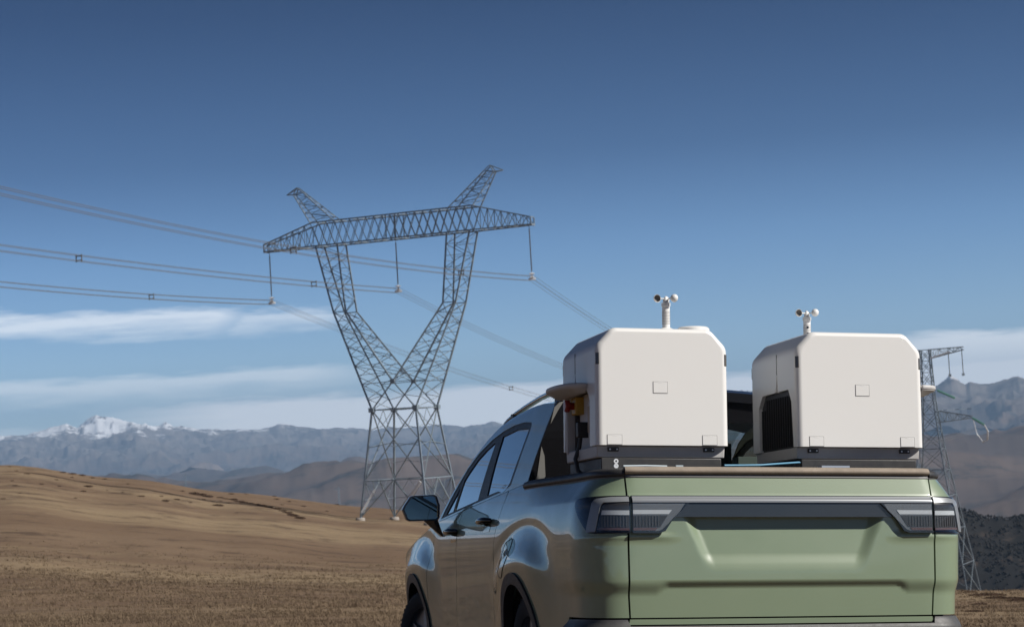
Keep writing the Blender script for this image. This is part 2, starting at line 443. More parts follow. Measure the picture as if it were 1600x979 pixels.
def pchip(xk, yk, x):
    """monotone cubic through the knots xk; yk is (knots, n), x is (n,)"""
    h = np.diff(xk)[:, None]; dl = np.diff(yk, axis=0) / h
    d = np.zeros_like(yk); s = dl[:-1] * dl[1:] > 0
    w1 = 2 * h[1:] + h[:-1]; w2 = h[1:] + 2 * h[:-1]
    with np.errstate(divide='ignore', invalid='ignore'):
        d[1:-1] = np.where(s, (w1 + w2) / (w1 / dl[:-1] + w2 / dl[1:]), 0)
    d[0] = dl[0]; d[-1] = dl[-1]
    i = np.clip(np.searchsorted(xk, x, 'right') - 1, 0, len(xk) - 2); c = np.arange(len(x))
    hh = h[i, 0]; t = (x - xk[i]) / hh
    return ((1 + 2 * t) * (1 - t) ** 2 * yk[i, c] + t * (1 - t) ** 2 * hh * d[i, c] + t * t * (3 - 2 * t) * yk[i + 1, c] + t * t * (t - 1) * hh * d[i + 1, c])
GR = np.array([0, 15, 30, 60, 100, 160, 230, 265, 330, 450, 700, 1200.])
GC = {-180: [3.1, 5.6, 9, 12, 13, 14, 14, 5, -60], -135: [2.9, 5.2, 8.6, 12, 13, 14, 14, 5, -60], -90: [2.2, 4.2, 7.3, 10.5, 12, 14, 14, 0, -100], -60: [.5, 1.6, 4, 7, 9, 11, 10, -5, -150],
      -30: [-2.2, -1.6, .8, 4.2, 6, 7, 4, -30, -200], -20: [-3.0, -2.8, -1.1, 2.0, 3.1, 3.0, -2, -40, -230], -14: [-3.5, -3.9, -2.6, -.2, .75, 0, -8, -50, -250],
      -11: [-3.7, -4.6, -4.1, -2.4, -1.75, -3.6, -13, -60, -255], -8: [-3.9, -5.2, -5.4, -4.75, -4.45, -7.5, -18, -70, -260],
      -4.3: [-4.2, -5.8, -6.9, -7.2, -7.35, -13, -28, -85, -280], -1: [-4.5, -6.3, -8.0, -9.0, -10.0, -16, -32, -90, -270],
      4: [-4.8, -7.2, -11.2, -16, -19, -26, -36, -90, -260], 13: [-5.25, -8.35, -14.2, -21, -24.4, -29.8, -39, -80, -250],
      30: [-5.6, -9.3, -17, -26, -30, -38, -50, -90, -250], 60: [-4.9, -8, -15, -23, -28, -36, -50, -95, -250], 90: [-3.9, -6.3, -11, -18, -22, -30, -45, -90, -240],
      135: [-1, -.5, 0, 0, -1, -4, -14, -60, -180], 180: [3.1, 5.6, 9, 12, 13, 14, 14, 5, -60]}
_GA = np.array(sorted(GC)); _GZ = np.array([GC[a] for a in sorted(GC)], float)
def zground(x, y):
    x = np.atleast_1d(np.asarray(x, float)); y = np.atleast_1d(np.asarray(y, float))
    r = np.hypot(x, y); az = np.degrees(np.arctan2(x, y))
    pl = lambda rr: -.763 - .0522 * rr * np.sin(np.radians(az)) - .0642 * rr * np.cos(np.radians(az))
    def col(k):
        i = np.clip(np.searchsorted(_GA, az, 'right') - 1, 0, len(_GA) - 2)
        t = (az - _GA[i]) / (_GA[i + 1] - _GA[i]); t = t * t * (3 - 2 * t) * .5 + t * .5
        return _GZ[i, k] * (1 - t) + _GZ[i + 1, k] * t
    yk = np.array([pl(0), pl(15), pl(30)] + [col(k) for k in range(9)])
    z = pchip(GR, yk, np.clip(r, 0, 1199.9))
    a = sstep(r, 18, 60)
    z = z + a * (.16 * fbm(x / 22, y / 22, 4, 3) + .05 * fbm(x / 5, y / 5, 3, 9)) + sstep(r, 60, 200) * .18 * fbm(x / 60, y / 60, 3, 5)
    z = z + .012 * fbm(x / .6, y / .6, 3, 21) * (1 - sstep(r, 40, 120)) + .03 * fbm(x / 2.2, y / 2.2, 3, 22) * (1 - sstep(r, 60, 160))
    # low earth bank in front of the tower
    z = z + sstep(r, 450, 1000) * 30 * fbm(x / 300, y / 300, 4, 8)
    return z
_RX = [(-2200, 700), (-1200, 690), (-500, 688), (-200, 690), (0, 684), (30, 680), (60, 673), (95, 661), (112, 668), (128, 655), (140, 647), (152, 651), (165, 654), (185, 657), (203, 660), (222, 658), (240, 663), (248, 659), (262, 667), (290, 671), (320, 669), (345, 674), (370, 672),
       (400, 669), (430, 662), (445, 664), (480, 668), (520, 672), (560, 671), (600, 669), (640, 668), (690, 664), (720, 664), (745, 659), (760, 656), (775, 659), (800, 662), (850, 660), (950, 650), (1100, 628), (1150, 612),
       (1160, 609), (1175, 615), (1300, 620), (1400, 612), (1440, 606), (1455, 602), (1466, 596), (1478, 589), (1488, 596), (1500, 605), (1508, 600), (1520, 604), (1535, 606), (1550, 601), (1570, 593), (1582, 588), (1600, 592), (1700, 585), (2200, 560), (3200, 500), (4500, 460)]
_RA = np.array([math.degrees(math.atan((a - 800) / 3200)) for a, b in _RX]); _RE = np.array([(690 - .058 * (a - 800) - b) / 3200 for a, b in _RX])
def zfar(x, y):
    """valley, foothills and the far range; ridge height follows the compass bearing"""
    r = np.hypot(x, y); az = np.degrees(np.arctan2(x, y))
    right = sstep(az, 3, 9)
    R = 22000 - 7500 * right
    wv = az + .55 * fbm(x / 1500, y / 1500, 4, 101)
    e0 = np.interp(az, _RA, _RE, left=.016, right=.02)
    es = np.mean([np.interp(wv + q, _RA, _RE, left=.016, right=.02) for q in np.linspace(-1.1, 1.1, 7)], 0)
    tt = np.clip((r - R * .60) / (R * .40), 0, 1) ** 10
    e = es + (e0 - es) * tt
    jag = fbm(x / 520, y / 520, 6, 77, .62) * .0042
    H = (e + jag) * R
    base = -330 + 70 * fbm(x / 5200, y / 5200, 3, 41)
    amp = (330 + 0 * right) * sstep(r, 1700, 5200) * (1 - .55 * sstep(r, R * .55, R * .8))
    hl = ridged(x / 2900 + 3, y / 2900, 6, 51)
    rough = fbm(x / 500, y / 500, 5, 61)
    z = base + amp * (.13 + .80 * hl + .13 * rough + .05 * ridged(x / 420, y / 420, 4, 63))
    z = np.minimum(z, -25 + 0 * z + (r - 8000) * .0 + 60 * right * sstep(r, 7000, 10000))
    t = np.clip((r - R * .60) / (R * .40), 0, 1); t2 = np.where(r > R, np.clip(1 - (r - R) / (R * .9), 0, 1), t)
    rd = ridged(x / 2300, y / 2300, 7, 71, .55)
    m = t2 ** 1.15 * (1 - (1 - t2) ** .8 * 1.15 * (1 - rd))
    z = np.where(t2 > 0, z + (H - z) * m, z)
    rd2 = ridged(x / 700, y / 700, 6, 79, .55)
    z = z + t2 * (1 - t2 ** 6) * (330 * (rd - .5) * (1 - t2) + 230 * (rd2 - .45))
    z = z - 300 * np.clip((r - R) / R, 0, 1)
    # wooded spur across the valley on the right
    q = np.exp(-(((r - 1330) / 330) ** 2)) * sstep(az, 6.5, 11.5) * (1 - sstep(az, 26, 34))
    z = z + q * (283 + 22 * fbm(x / 90, y / 90, 4, 91) + 16 * fbm(x / 260, y / 260, 3, 92))
    q = np.exp(-(((r - 2500) / 420) ** 2)) * sstep(az, 5, 9) * (1 - sstep(az, 30, 38))
    z = z + q * 70 * (1 + fbm(x / 300, y / 300, 4, 93))
    return z
#</terr>
def polar(az, rr, fz, name, m, kind='structure'):
    A, Rr = np.meshgrid(np.radians(az), rr, indexing='ij')
    X = Rr * np.sin(A); Y = Rr * np.cos(A); Z = fz(X.ravel(), Y.ravel()).reshape(X.shape)
    V = np.stack([X, Y, Z], -1).reshape(-1, 3); na, nr = X.shape
    i, j = np.meshgrid(np.arange(na - 1), np.arange(nr - 1), indexing='ij'); a = (i * nr + j).ravel()
    Fq = np.c_[a, a + 1, a + nr + 1, a + nr][:, ::-1]
    g = np.cross(V[Fq[0, 1]] - V[Fq[0, 0]], V[Fq[0, 2]] - V[Fq[0, 0]])
    if g[2] < 0: Fq = Fq[:, ::-1]
    o = link(name, np_mesh(name, V, Fq, True), m); tag(o, kind=kind)
    return o
def azgrid(dense):
    return np.unique(np.r_[np.arange(-180, -40, 4.), np.arange(-40, -17, .8), np.arange(-17, 17.01, dense), np.arange(17, 40, .8), np.arange(40, 180.1, 4.), 180.])

def ground_mat():
    m = bpy.data.materials.new('dry_grassland'); m.use_nodes = True; t = m.node_tree; b = t.nodes['Principled BSDF']
    b.inputs['Roughness'].default_value = .95; b.inputs['Specular IOR Level'].default_value = .1
    co = t.nodes.new('ShaderNodeTexCoord')
    def nz(s, d, r=.6, sx=1.0):
        mp = t.nodes.new('ShaderNodeMapping'); mp.inputs['Scale'].default_value = (sx, 1, 1); t.links.new(co.outputs['Object'], mp.inputs[0])
        n = t.nodes.new('ShaderNodeTexNoise'); n.inputs['Scale'].default_value = s; n.inputs['Detail'].default_value = d; n.inputs['Roughness'].default_value = r
        t.links.new(mp.outputs[0], n.inputs['Vector']); return n.outputs[0]
    def ramp(src, a, b_):
        q = t.nodes.new('ShaderNodeMapRange'); q.interpolation_type = 'SMOOTHSTEP'; q.inputs[1].default_value = a; q.inputs[2].default_value = b_; t.links.new(src, q.inputs[0]); return q.outputs[0]
    def mixc(f, a, c):
        x = t.nodes.new('ShaderNodeMixRGB'); t.links.new(f, x.inputs[0])
        for k, v in ((1, a), (2, c)):
            if isinstance(v, tuple): x.inputs[k].default_value = (*v, 1)
            else: t.links.new(v, x.inputs[k])
        return x.outputs[0]
    c = mixc(ramp(nz(.045, 5), .40, .62), (.166, .112, .073), (.198, .138, .091))
    c = mixc(ramp(nz(.022, 7, .68, .45), .46, .58), c, (.268, .200, .125))       # pale dry patches
    c = mixc(ramp(nz(.22, 7, .72), .50, .66), c, (.095, .064, .045))             # worn brown patches
    c = mixc(ramp(nz(6.0, 4, .7), .50, .75), c, (.098, .068, .047))
    c = mixc(ramp(nz(22., 3, .7), .55, .75), c, (.215, .165, .110))
    t.links.new(c, b.inputs['Base Color'])
    bp = t.nodes.new('ShaderNodeBump'); bp.inputs['Strength'].default_value = .9; bp.inputs['Distance'].default_value = .05
    t.links.new(nz(9.0, 6, .75), bp.inputs['Height']); t.links.new(bp.outputs[0], b.inputs['Normal'])
    return m
def hill_mat(snow):
    m = bpy.data.materials.new('mountain_rock_and_snow' if snow else 'brown_hill_grass'); m.use_nodes = True; t = m.node_tree; b = t.nodes['Principled BSDF']
    b.inputs['Roughness'].default_value = .95; b.inputs['Specular IOR Level'].default_value = .05
    co = t.nodes.new('ShaderNodeTexCoord'); ge = t.nodes.new('ShaderNodeNewGeometry')
    def nz(s, d, r=.6):
        n = t.nodes.new('ShaderNodeTexNoise'); n.inputs['Scale'].default_value = s; n.inputs['Detail'].default_value = d; n.inputs['Roughness'].default_value = r
        t.links.new(co.outputs['Object'], n.inputs['Vector']); return n.outputs[0]
    def ramp(src, a, b_):
        q = t.nodes.new('ShaderNodeMapRange'); q.interpolation_type = 'SMOOTHSTEP'; q.inputs[1].default_value = a; q.inputs[2].default_value = b_; t.links.new(src, q.inputs[0]); return q.outputs[0]
    def mixc(f, a, c):
        x = t.nodes.new('ShaderNodeMixRGB'); t.links.new(f, x.inputs[0])
        for k, v in ((1, a), (2, c)):
            if isinstance(v, tuple): x.inputs[k].default_value = (*v, 1)
            else: t.links.new(v, x.inputs[k])
        return x.outputs[0]
    c = mixc(ramp(nz(.0009, 6), .42, .60), (.112, .084, .068), (.076, .062, .056))
    c = mixc(ramp(nz(.0034, 8, .72), .50, .62), c, (.048, .046, .042))           # dark scrub
    c = mixc(ramp(nz(.0006, 5), .57, .68), c, (.175, .130, .098))
    # scrub over the spur across the valley, cloud shadow darkened into its colour
    vd = t.nodes.new('ShaderNodeVectorMath'); vd.operation = 'DISTANCE'; t.links.new(ge.outputs['Position'], vd.inputs[0]); vd.inputs[1].default_value = (340, 1180, -80)
    sc = t.nodes.new('ShaderNodeMath'); sc.operation = 'MULTIPLY_ADD'; t.links.new(nz(.012, 6, .7), sc.inputs[0]); sc.inputs[1].default_value = 420; t.links.new(vd.outputs['Value'], sc.inputs[2])
    iv = t.nodes.new('ShaderNodeMath'); iv.operation = 'SUBTRACT'; iv.inputs[0].default_value = 1.0; t.links.new(ramp(sc.outputs[0], 420, 560), iv.inputs[1])
    c = mixc(iv.outputs[0], c, mixc(ramp(nz(.022, 7, .75), .52, .66), (.020, .0195, .019), (.078, .060, .048)))
    if snow:
        sp = t.nodes.new('ShaderNodeSeparateXYZ'); t.links.new(ge.outputs['Position'], sp.inputs[0])
        c = mixc(ramp(sp.outputs[2], -50, 220), c, (.17, .15, .135))
        ns = t.nodes.new('ShaderNodeSeparateXYZ'); t.links.new(ge.outputs['Normal'], ns.inputs[0])
        a = t.nodes.new('ShaderNodeMath'); a.operation = 'MULTIPLY_ADD'; t.links.new(nz(.0030, 9, .75), a.inputs[0]); a.inputs[1].default_value = 620; t.links.new(sp.outputs[2], a.inputs[2])
        c = mixc(ramp(nz(.0045, 6, .7), .48, .62), c, (.085, .075, .070))           # bare dark rock
        mp = t.nodes.new('ShaderNodeMapping'); mp.inputs['Scale'].default_value = (1, .22, .35); t.links.new(co.outputs['Object'], mp.inputs[0])
        n9 = t.nodes.new('ShaderNodeTexNoise'); n9.inputs['Scale'].default_value = .0075; n9.inputs['Detail'].default_value = 7; n9.inputs['Roughness'].default_value = .7; t.links.new(mp.outputs[0], n9.inputs['Vector'])
        rock = t.nodes.new('ShaderNodeMath'); rock.operation = 'SUBTRACT'; rock.inputs[0].default_value = 1.0; t.links.new(ramp(n9.outputs[0], .55, .63), rock.inputs[1])
        sn = t.nodes.new('ShaderNodeMath'); sn.operation = 'MULTIPLY'; t.links.new(rock.outputs[0], sn.inputs[0]); t.links.new(ramp(a.outputs[0], 598, 690), sn.inputs[1])
        c = mixc(sn.outputs[0], c, (.84, .86, .90))
    t.links.new(c, b.inputs['Base Color'])
    return m
gaz = azgrid(.10)
gr_ = np.unique(np.r_[np.linspace(.3, 20, 34), np.geomspace(20, 300, 150), np.geomspace(300, 1150, 36)])
GROUND = polar(gaz, gr_, zground, 'ground', ground_mat())
def zhill(x, y):
    r = np.hypot(x, y); return np.where(r < 1180, np.minimum(zfar(x, y), zground(x, y) - 6), zfar(x, y))
HILLM = hill_mat(False)
polar(azgrid(.045), np.geomspace(620, 12000, 170), zhill, 'hills', HILLM)
polar(azgrid(.035), np.r_[np.geomspace(11700, 24500, 190), np.geomspace(24700, 26800, 5)], zfar, 'mountains', hill_mat(True))
# ------------------------------------------------------------------ pickup truck
TM = Matrix(((.971733, -.230378, .051592, 1.143742), (.227014, .971807, .06369, 9.368567), (-.06481, -.050178, .996635, -1.423632), (0, 0, 0, 1)))
truck = empty('pickup_truck', TM)
tag(truck, 'sage green pickup truck carrying two white dock boxes in its bed', 'pickup truck')
_m = PS > .95
def sy(y): return np.interp(y, PQ[_m, 1], PS[_m])
def SIDE(sg): return lambda y, z, o=0.0: body(sg * sy(np.asarray(y, float)), z, o)
def GREEN(sg): return lambda y, z, o=0.0: green(y, z, o, sg)
b3 = lambda y: float(belt(y))
def seamC(z): return float(np.interp(z, [.40, .50, .75, .90, .98, 1.06, 1.13, 1.205], [1.925, 1.925, 1.915, 1.895, 1.865, 1.825, 1.79, 1.765]))
def seamB(z): return float(np.interp(z, [.40, .46, .93, 1.14], [2.975, 2.97, 2.90, 2.875]))
def seamA(z): return float(np.interp(z, [.40, .45, .95, 1.09], [3.80, 3.795, 3.655, 3.60]))
def arch_out(wy, z, r): return math.sqrt(max(1e-6, r * r - (z - WZ) ** 2))
body_u = lambda u, z, o=0.0: body(u, z, o)

# tailgate and rear
tg = [(-.731, .563), (.731, .563), (.736, .66), (.736, .73), (.739, .94), (.741, 1.12), (.745, 1.192), (-.745, 1.192), (-.741, 1.12), (-.739, .94), (-.736, .73), (-.736, .66)]
tailgate = panel('tailgate', body_u, tg, PAINT, truck, h=.0125, skirt=.02)
panel('lower_rear_strip', body_u, [(-.74, .532), (.74, .532), (.735, .556), (-.735, .556)], PAINT, truck, h=.02)
panel('inner_rear_shell', lambda u, z, o=0.0: body(u, z, o - .055), [(-sy(.6), .45), (sy(.6), .45), (sy(.6), 1.18), (-sy(.6), 1.18)], DARK, truck, h=.06, skirt=0)
panel('tailgate_trim_strip', body_u, [(-.748, 1.1955), (.748, 1.1955), (.75, 1.207), (-.75, 1.207)], GREYTRIM, truck, h=.03, off=.004, skirt=.03)

def sweep(name, us, prof, m, fn=body_u, z0=1.2):
    """rail of constant section carried along the top edge of the body; prof holds (outward offset, height)"""
    V = []; n = len(prof)
    for u in us:
        p0 = fn(np.array([u]), np.array([z0]), 0.0)[0]; p1 = fn(np.array([u]), np.array([z0]), .05)[0]
        d = p1 - p0; d[2] = 0; d /= np.linalg.norm(d)
        V += [(p0[0] + d[0] * o, p0[1] + d[1] * o, z) for o, z in prof]
    N = len(us)
    Fc = [(i * n + k, i * n + (k + 1) % n, (i + 1) * n + (k + 1) % n, (i + 1) * n + k) for i in range(N - 1) for k in range(n)]
    Fc += [tuple(range(n)), tuple((N - 1) * n + k for k in range(n - 1, -1, -1))]
    if us[-1] < us[0]: Fc = [q[::-1] for q in Fc]
    return MB().add(V, Fc).build(name, m, truck, smooth=50)
capp = [(-.085, 1.198), (.004, 1.209), (.014, 1.214), (.018, 1.223), (.014, 1.233), (.002, 1.241), (-.025, 1.2445), (-.07, 1.243), (-.085, 1.232)]
sweep('tailgate_cap', list(np.linspace(-.748, .748, 60)), capp, DUSTY)
sidep = [(-.085, 1.192), (.006, 1.198), (.012, 1.205), (.012, 1.216), (.004, 1.228), (-.02, 1.238), (-.07, 1.238), (-.085, 1.228)]
for sg in (-1, 1):
    us = [sg * s for s in np.r_[np.linspace(.752, 1.25, 40), np.linspace(1.3, float(sy(1.40)), 20)]]
    sweep('bed_rail', us, sidep, BLACKP)
    sweep('bed_rail_gasket', us, [(-.02, 1.183), (.003, 1.186), (.005, 1.197), (-.02, 1.199)], GREYTRIM)

for sg in (-1, 1):
    # quarter panel: rear corner, bed side, wheel arch notch, up to the rear door
    AR = .385; z0 = .42; dy = arch_out(WY_R, z0, AR)
    ol = [(.7395, .563), (.745, .66), (.745, .73), (.748, .94), (.750, 1.12), (.754, 1.192)]
    ol += [(s, 1.192) for s in np.linspace(.80, float(sy(.5)), 14)] + [(float(sy(y)), 1.192 + .028 * (y - .5) / .92) for y in np.linspace(.6, 1.42, 10)]
    ol += [(float(sy(y)), b3(y) - .004) for y in np.linspace(1.50, seamC(1.2) - .006, 5)]
    ol += [(float(sy(seamC(z) - .0035)), z) for z in (1.18, 1.13, 1.06, .98, .90, .82, .75, .6, .5, z0)]
    a0 = math.degrees(math.atan2(z0 - WZ, dy))
    ol += [(float(sy(y)), z) for y, z in arc_pts(WY_R, WZ, AR, a0, 180 - a0, 44)]
    ol += [(float(sy(.62)), z0), (float(sy(.45)), .50), (float(sy(.40)), .563)]
    ol += [(s, .563) for s in np.linspace(float(sy(.3)), .80, 8)]
    panel('quarter_panel', body_u, [(sg * a, b) for a, b in ol], PAINT, truck, h=.018)
    sd_ = SIDE(sg)
    # doors
    def door(y_lo, y_hi, handle_y, handle_z):
        zs = (.42, .5, .6, .75, .82, .90, .98, 1.06, 1.13)
        ol = [(y_lo(z) + .0035, z) for z in zs] + [(y, b3(y) - .005) for y in np.linspace(y_lo(1.2) + .012, y_hi(1.13) - .0035, 14)]
        ol += [(y_hi(z) - .0035, z) for z in zs[::-1] if z < b3(y_hi(z)) - .02]
        d = panel('door', sd_, ol, PAINT, truck, h=.03)
        # pull handle over a dark finger cup
        cup = rounded([(handle_y - .10, handle_z - .045), (handle_y + .075, handle_z - .05), (handle_y + .085, handle_z + .02), (handle_y - .10, handle_z + .03)], .04)
        panel('handle_cup', sd_, cup, GLOSSB, d, h=.02, off=.0015, skirt=.004)
        hp = [sd_(np.array([handle_y + q]), np.array([handle_z + .012 + zz]), o)[0] for q, zz, o in ((-.105, .002, .004), (-.095, .003, .028), (-.06, .004, .040), (0, .003, .044), (.06, 0, .040), (.09, -.003, .026), (.098, -.004, .004))]
        mb = MB().tube(hp, [.013, .016, .0175, .0175, .0165, .014, .012], 12)
        mb.build('door_handle', GLOSSB, d, smooth=50)
        return d
    door(seamC, seamB, 2.10, 1.035); door(seamB, seamA, 3.00, .995)
    # front wing
    dyf = arch_out(WY_F, z0, AR); a0 = math.degrees(math.atan2(z0 - WZ, dyf))
    ol = [(seamA(z) + .0035, z) for z in (.42, .5, .6, .75, .9, 1.0, 1.06)] + [(3.66, 1.066), (3.9, 1.04), (4.2, 1.0), (4.5, .95), (4.75, .895), (4.9, .85), (4.97, .80)]
    ol += [(4.98, .6), (4.97, z0)] + arc_pts(WY_F, WZ, AR, a0, 180 - a0, 44)
    panel('front_wing', sd_, ol, PAINT, truck, h=.025)
    # black sill, arch cladding, wheel wells
    panel('sill_cladding', sd_, [(WY_R + .40, .25), (WY_F - .40, .25), (WY_F - .41, .412), (WY_R + .41, .412)], BLACKP, truck, h=.05, off=.006, skirt=.06)
    for wy in (WY_R, WY_F):
        ring = arc_pts(wy, WZ, .403, -6, 186, 40) + arc_pts(wy, WZ, .345, 186, -6, 40)
        panel('arch_cladding', sd_, ring, BLACKP, truck, h=.03, off=.011, skirt=.05)
        mb = MB(); V = []; n = 28
        for k in range(n + 1):
            a = math.radians(-30 + 240 * k / n)
            for x in (.93, .56): V.append((sg * x, wy + .352 * math.cos(a), WZ + .352 * math.sin(a)))
        mb.add(V, [(2 * k, 2 * k + 1, 2 * k + 3, 2 * k + 2) for k in range(n)] + [tuple(2 * k + 1 for k in range(n + 1))])
        mb.build('wheel_well', DARK, truck, smooth=40)
    # charging flap ahead of the rear arch with its shut line
    fp = rounded([(1.435, .945), (1.62, .925), (1.668, .85), (1.60, .752), (1.53, .735), (1.425, .84)], .035)
    flap = panel('charge_flap', sd_, fp, PAINT, truck, h=.02, off=.0012, skirt=.004)
    q = resample(fp, .012); P3 = sd_(q[:, 0], q[:, 1], .0008)
    MB().tube([tuple(p) for p in P3] + [tuple(P3[0])], .0019, 6, caps=False).build('flap_shut_line', GAP, flap, smooth=60)

    # cab side: roof rail and pillars round the window opening
    g = GREEN(sg)
    roofl = [(1.352, 1.60), (1.358, 1.625), (1.40, 1.642), (1.65, 1.658), (1.95, 1.662), (2.23, 1.650), (2.45, 1.630), (2.60, 1.605), (2.85, 1.535), (3.10, 1.432), (3.35, 1.285), (3.54, 1.155), (3.625, 1.088)]
    gl_o = [(1.428, b3(1.44) + .001), (1.40, 1.35), (1.37, 1.52)] + roofl + [(y, b3(y) + .001) for y in np.linspace(3.60, 1.46, 24)]
    dlo = [(1.785, 1.232), (1.755, 1.33), (1.730, 1.50), (1.733, 1.545), (1.765, 1.568), (1.95, 1.582), (2.2, 1.582), (2.45, 1.566), (2.70, 1.532), (2.95, 1.472), (3.15, 1.387), (3.35, 1.255), (3.49, 1.150), (3.545, b3(3.545) + .012)]
    dlo += [(y, b3(y) + .012) for y in np.linspace(3.50, 2.02, 18)] + [(1.93, 1.200)]
    panel('cab_side_frame', g, gl_o, PAINT, truck, h=.025, holes=[dlo], skirt=.004)
    pane_r = [(1.985, 1.199), (1.90, 1.215), (1.845, 1.250), (1.800, 1.42), (1.787, 1.525), (1.80, 1.538), (2.1, 1.552), (2.432, 1.535), (2.425, 1.52), (2.345, b3(2.345) + .030)]
    pane_r += [(2.2, b3(2.2) + .030), (2.08, b3(2.08) + .028)]
    pane_f = [(2.565, b3(2.565) + .028), (2.572, 1.50), (2.60, 1.512), (2.78, 1.478), (2.95, 1.428), (3.10, 1.355), (3.165, 1.315), (3.185, b3(3.18) + .028)]
    pane_q = [(3.225, b3(3.225) + .028), (3.21, 1.285), (3.30, 1.215), (3.44, 1.120)]
    big = [(p[0], p[1]) for p in dlo]
    panel('window_trim', g, big, BLACKP, truck, h=.03, off=-.004, skirt=.012, holes=[pane_r, pane_f, pane_q])
    for p, gm in ((pane_r, GLASS_S), (pane_f, GLASS_F), (pane_q, GLASS_F)):
        panel('side_window', g, p, gm, truck, h=.04, off=-.009, skirt=.004)
    # roof rail on two feet
    xr = lambda y: sg * (float(green(np.array(y), np.array(np.interp(y, [a for a, b in roofl], [b for a, b in roofl])), 0, 1)[0]) - .045)
    rl = [(2.66, 1.622), (2.60, 1.640), (2.45, 1.668), (2.2, 1.694), (1.9, 1.712), (1.6, 1.716), (1.44, 1.712), (1.38, 1.70), (1.352, 1.672), (1.345, 1.655)]
    MB().tube([(xr(y), y, z) for y, z in rl], [.010, .013, .015, .015, .015, .015, .015, .015, .014, .012], 12).build('roof_rail', mat('rail_satin_grey', (.05, .055, .062), .12, .6, .8), truck, smooth=60)
    MB().box((xr(1.48), 1.48, 1.678), (.03, .07, .07)).build('roof_rail_foot', BLACKP, truck, bevel=.006)
    MB().box((xr(2.5), 2.5, 1.64), (.03, .07, .06)).build('roof_rail_foot', BLACKP, truck, bevel=.006)

# roof, windscreen and bonnet
RL = np.array(roofl[1:])
def zr(y): return np.interp(y, RL[:, 0], RL[:, 1])
def roof(y, t, o=0.0):
    y = np.asarray(y, float); t = np.asarray(t, float); z = zr(y)
    e = green(y, z, 0.0, 1.0)[..., 0]
    cr = .072 * (1 - sstep(y, 2.5, 3.6) * .55)
    return np.stack([t * e, y - o * sstep(y, 2.4, 3.2) * -.5, z + cr * (1 - np.abs(t) ** 2.4) + o], -1)
panel('roof_panel', roof, [(1.358, -1), (2.62, -1), (2.62, 1), (1.358, 1)], PAINT, truck, h=.05, skirt=.02)
panel('headliner', lambda y, t, o=0.0: roof(y, t * .97, o - .03), [(1.42, -1), (2.6, -1), (2.6, 1), (1.42, 1)], HEADL, truck, h=.08, skirt=0)
panel('windscreen', roof, [(2.64, -.96), (3.60, -.96), (3.60, .96), (2.64, .96)], glass('windscreen_glass', (.75, .80, .78), .03), truck, h=.08, off=.002, skirt=.004)
WT = np.array([(3.62, 1.075), (3.9, 1.043), (4.2, 1.003), (4.5, .953), (4.75, .898), (4.9, .853), (4.97, .803)])
def bonnet(y, t, o=0.0):
    y = np.asarray(y, float); z = np.interp(y, WT[:, 0], WT[:, 1]); e = np.interp(y, PQ[_m, 1], PQ[_m, 0]) + d_side(y, z) - .006
    return np.stack([t * e, y, z + .07 * (1 - np.abs(t) ** 2.6) + o], -1)
panel('bonnet', bonnet, [(3.63, -1), (4.96, -1), (4.96, 1), (3.63, 1)], PAINT, truck, h=.06)
MB().prism([(-.80, 5.0, .28), (.80, 5.0, .28), (.84, 4.97, .80), (.5, 5.03, .86), (-.5, 5.03, .86), (-.84, 4.97, .80)], [(-.72, 5.09, .30), (.72, 5.09, .30), (.74, 5.10, .74), (.45, 5.12, .80), (-.45, 5.12, .80), (-.74, 5.10, .74)]).build('front_bumper', BLACKP, truck, bevel=.02)

# cab back: gloss black frame round the rear window
def back(x, z, o=0.0):
    x = np.asarray(x, float); z = np.asarray(z, float)
    return np.stack([x, 1.339 + (1.64 - z) * .195 - o, z], -1)
bw = lambda z: float(green(np.array(1.345 + (1.64 - z) * .195), np.array(max(z, 1.222)), 0.0, 1.0)[0]) - .001
bo = [(-bw(z), z) for z in (1.16, 1.23, 1.30, 1.38, 1.45, 1.52, 1.60, 1.645)] + [(x, 1.645 + .062 * (1 - (abs(x) / .66) ** 2.4)) for x in np.linspace(-.6, .6, 13)] + [(bw(z), z) for z in (1.645, 1.60, 1.52, 1.45, 1.38, 1.30, 1.23, 1.16)]
bi = rounded([(-.66, 1.225), (.66, 1.225), (.59, 1.545), (-.59, 1.545)], .05)
panel('cab_back_frame', back, bo, GLOSSB, truck, h=.06, holes=[bi], skirt=.02)
panel('rear_window', back, bi, GLASS_R, truck, h=.08, off=-.004, skirt=.005)
sp = [(x, 1.318, 1.640 + .066 * (1 - (abs(x) / .66) ** 2.4)) for x in np.linspace(-.6, .6, 17)]
MB().prism(sp + [(x, y, z - .05) for x, y, z in sp[::-1]], [(x, 1.40, z + .022) for x, y, z in sp] + [(x, 1.40, z - .05) for x, y, z in sp[::-1]]).build('roof_spoiler', GLOSSB, truck, smooth=30)
MB().box((0, 1.42, .94), (1.62, .06, .50)).build('cab_back_wall', BLACKP, truck)
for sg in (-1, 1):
    panel('corner_reflection', back, [(sg * .842, 1.232), (sg * .826, 1.262), (sg * .809, 1.415), (sg * .791, 1.366), (sg * .782, 1.262), (sg * .79, 1.250)], mat('grey_reflection_and_strip', (.24, .235, .22), .35), truck, h=.03, off=.003, skirt=.005)  # pale reflection in the gloss black, put in as a grey patch
    panel('corner_strip', back, [(sg * .748, 1.615), (sg * .722, 1.640), (sg * .700, 1.645), (sg * .728, 1.60), (sg * .765, 1.53)], MATS['grey_reflection_and_strip'], truck, h=.03, off=.003, skirt=.005)
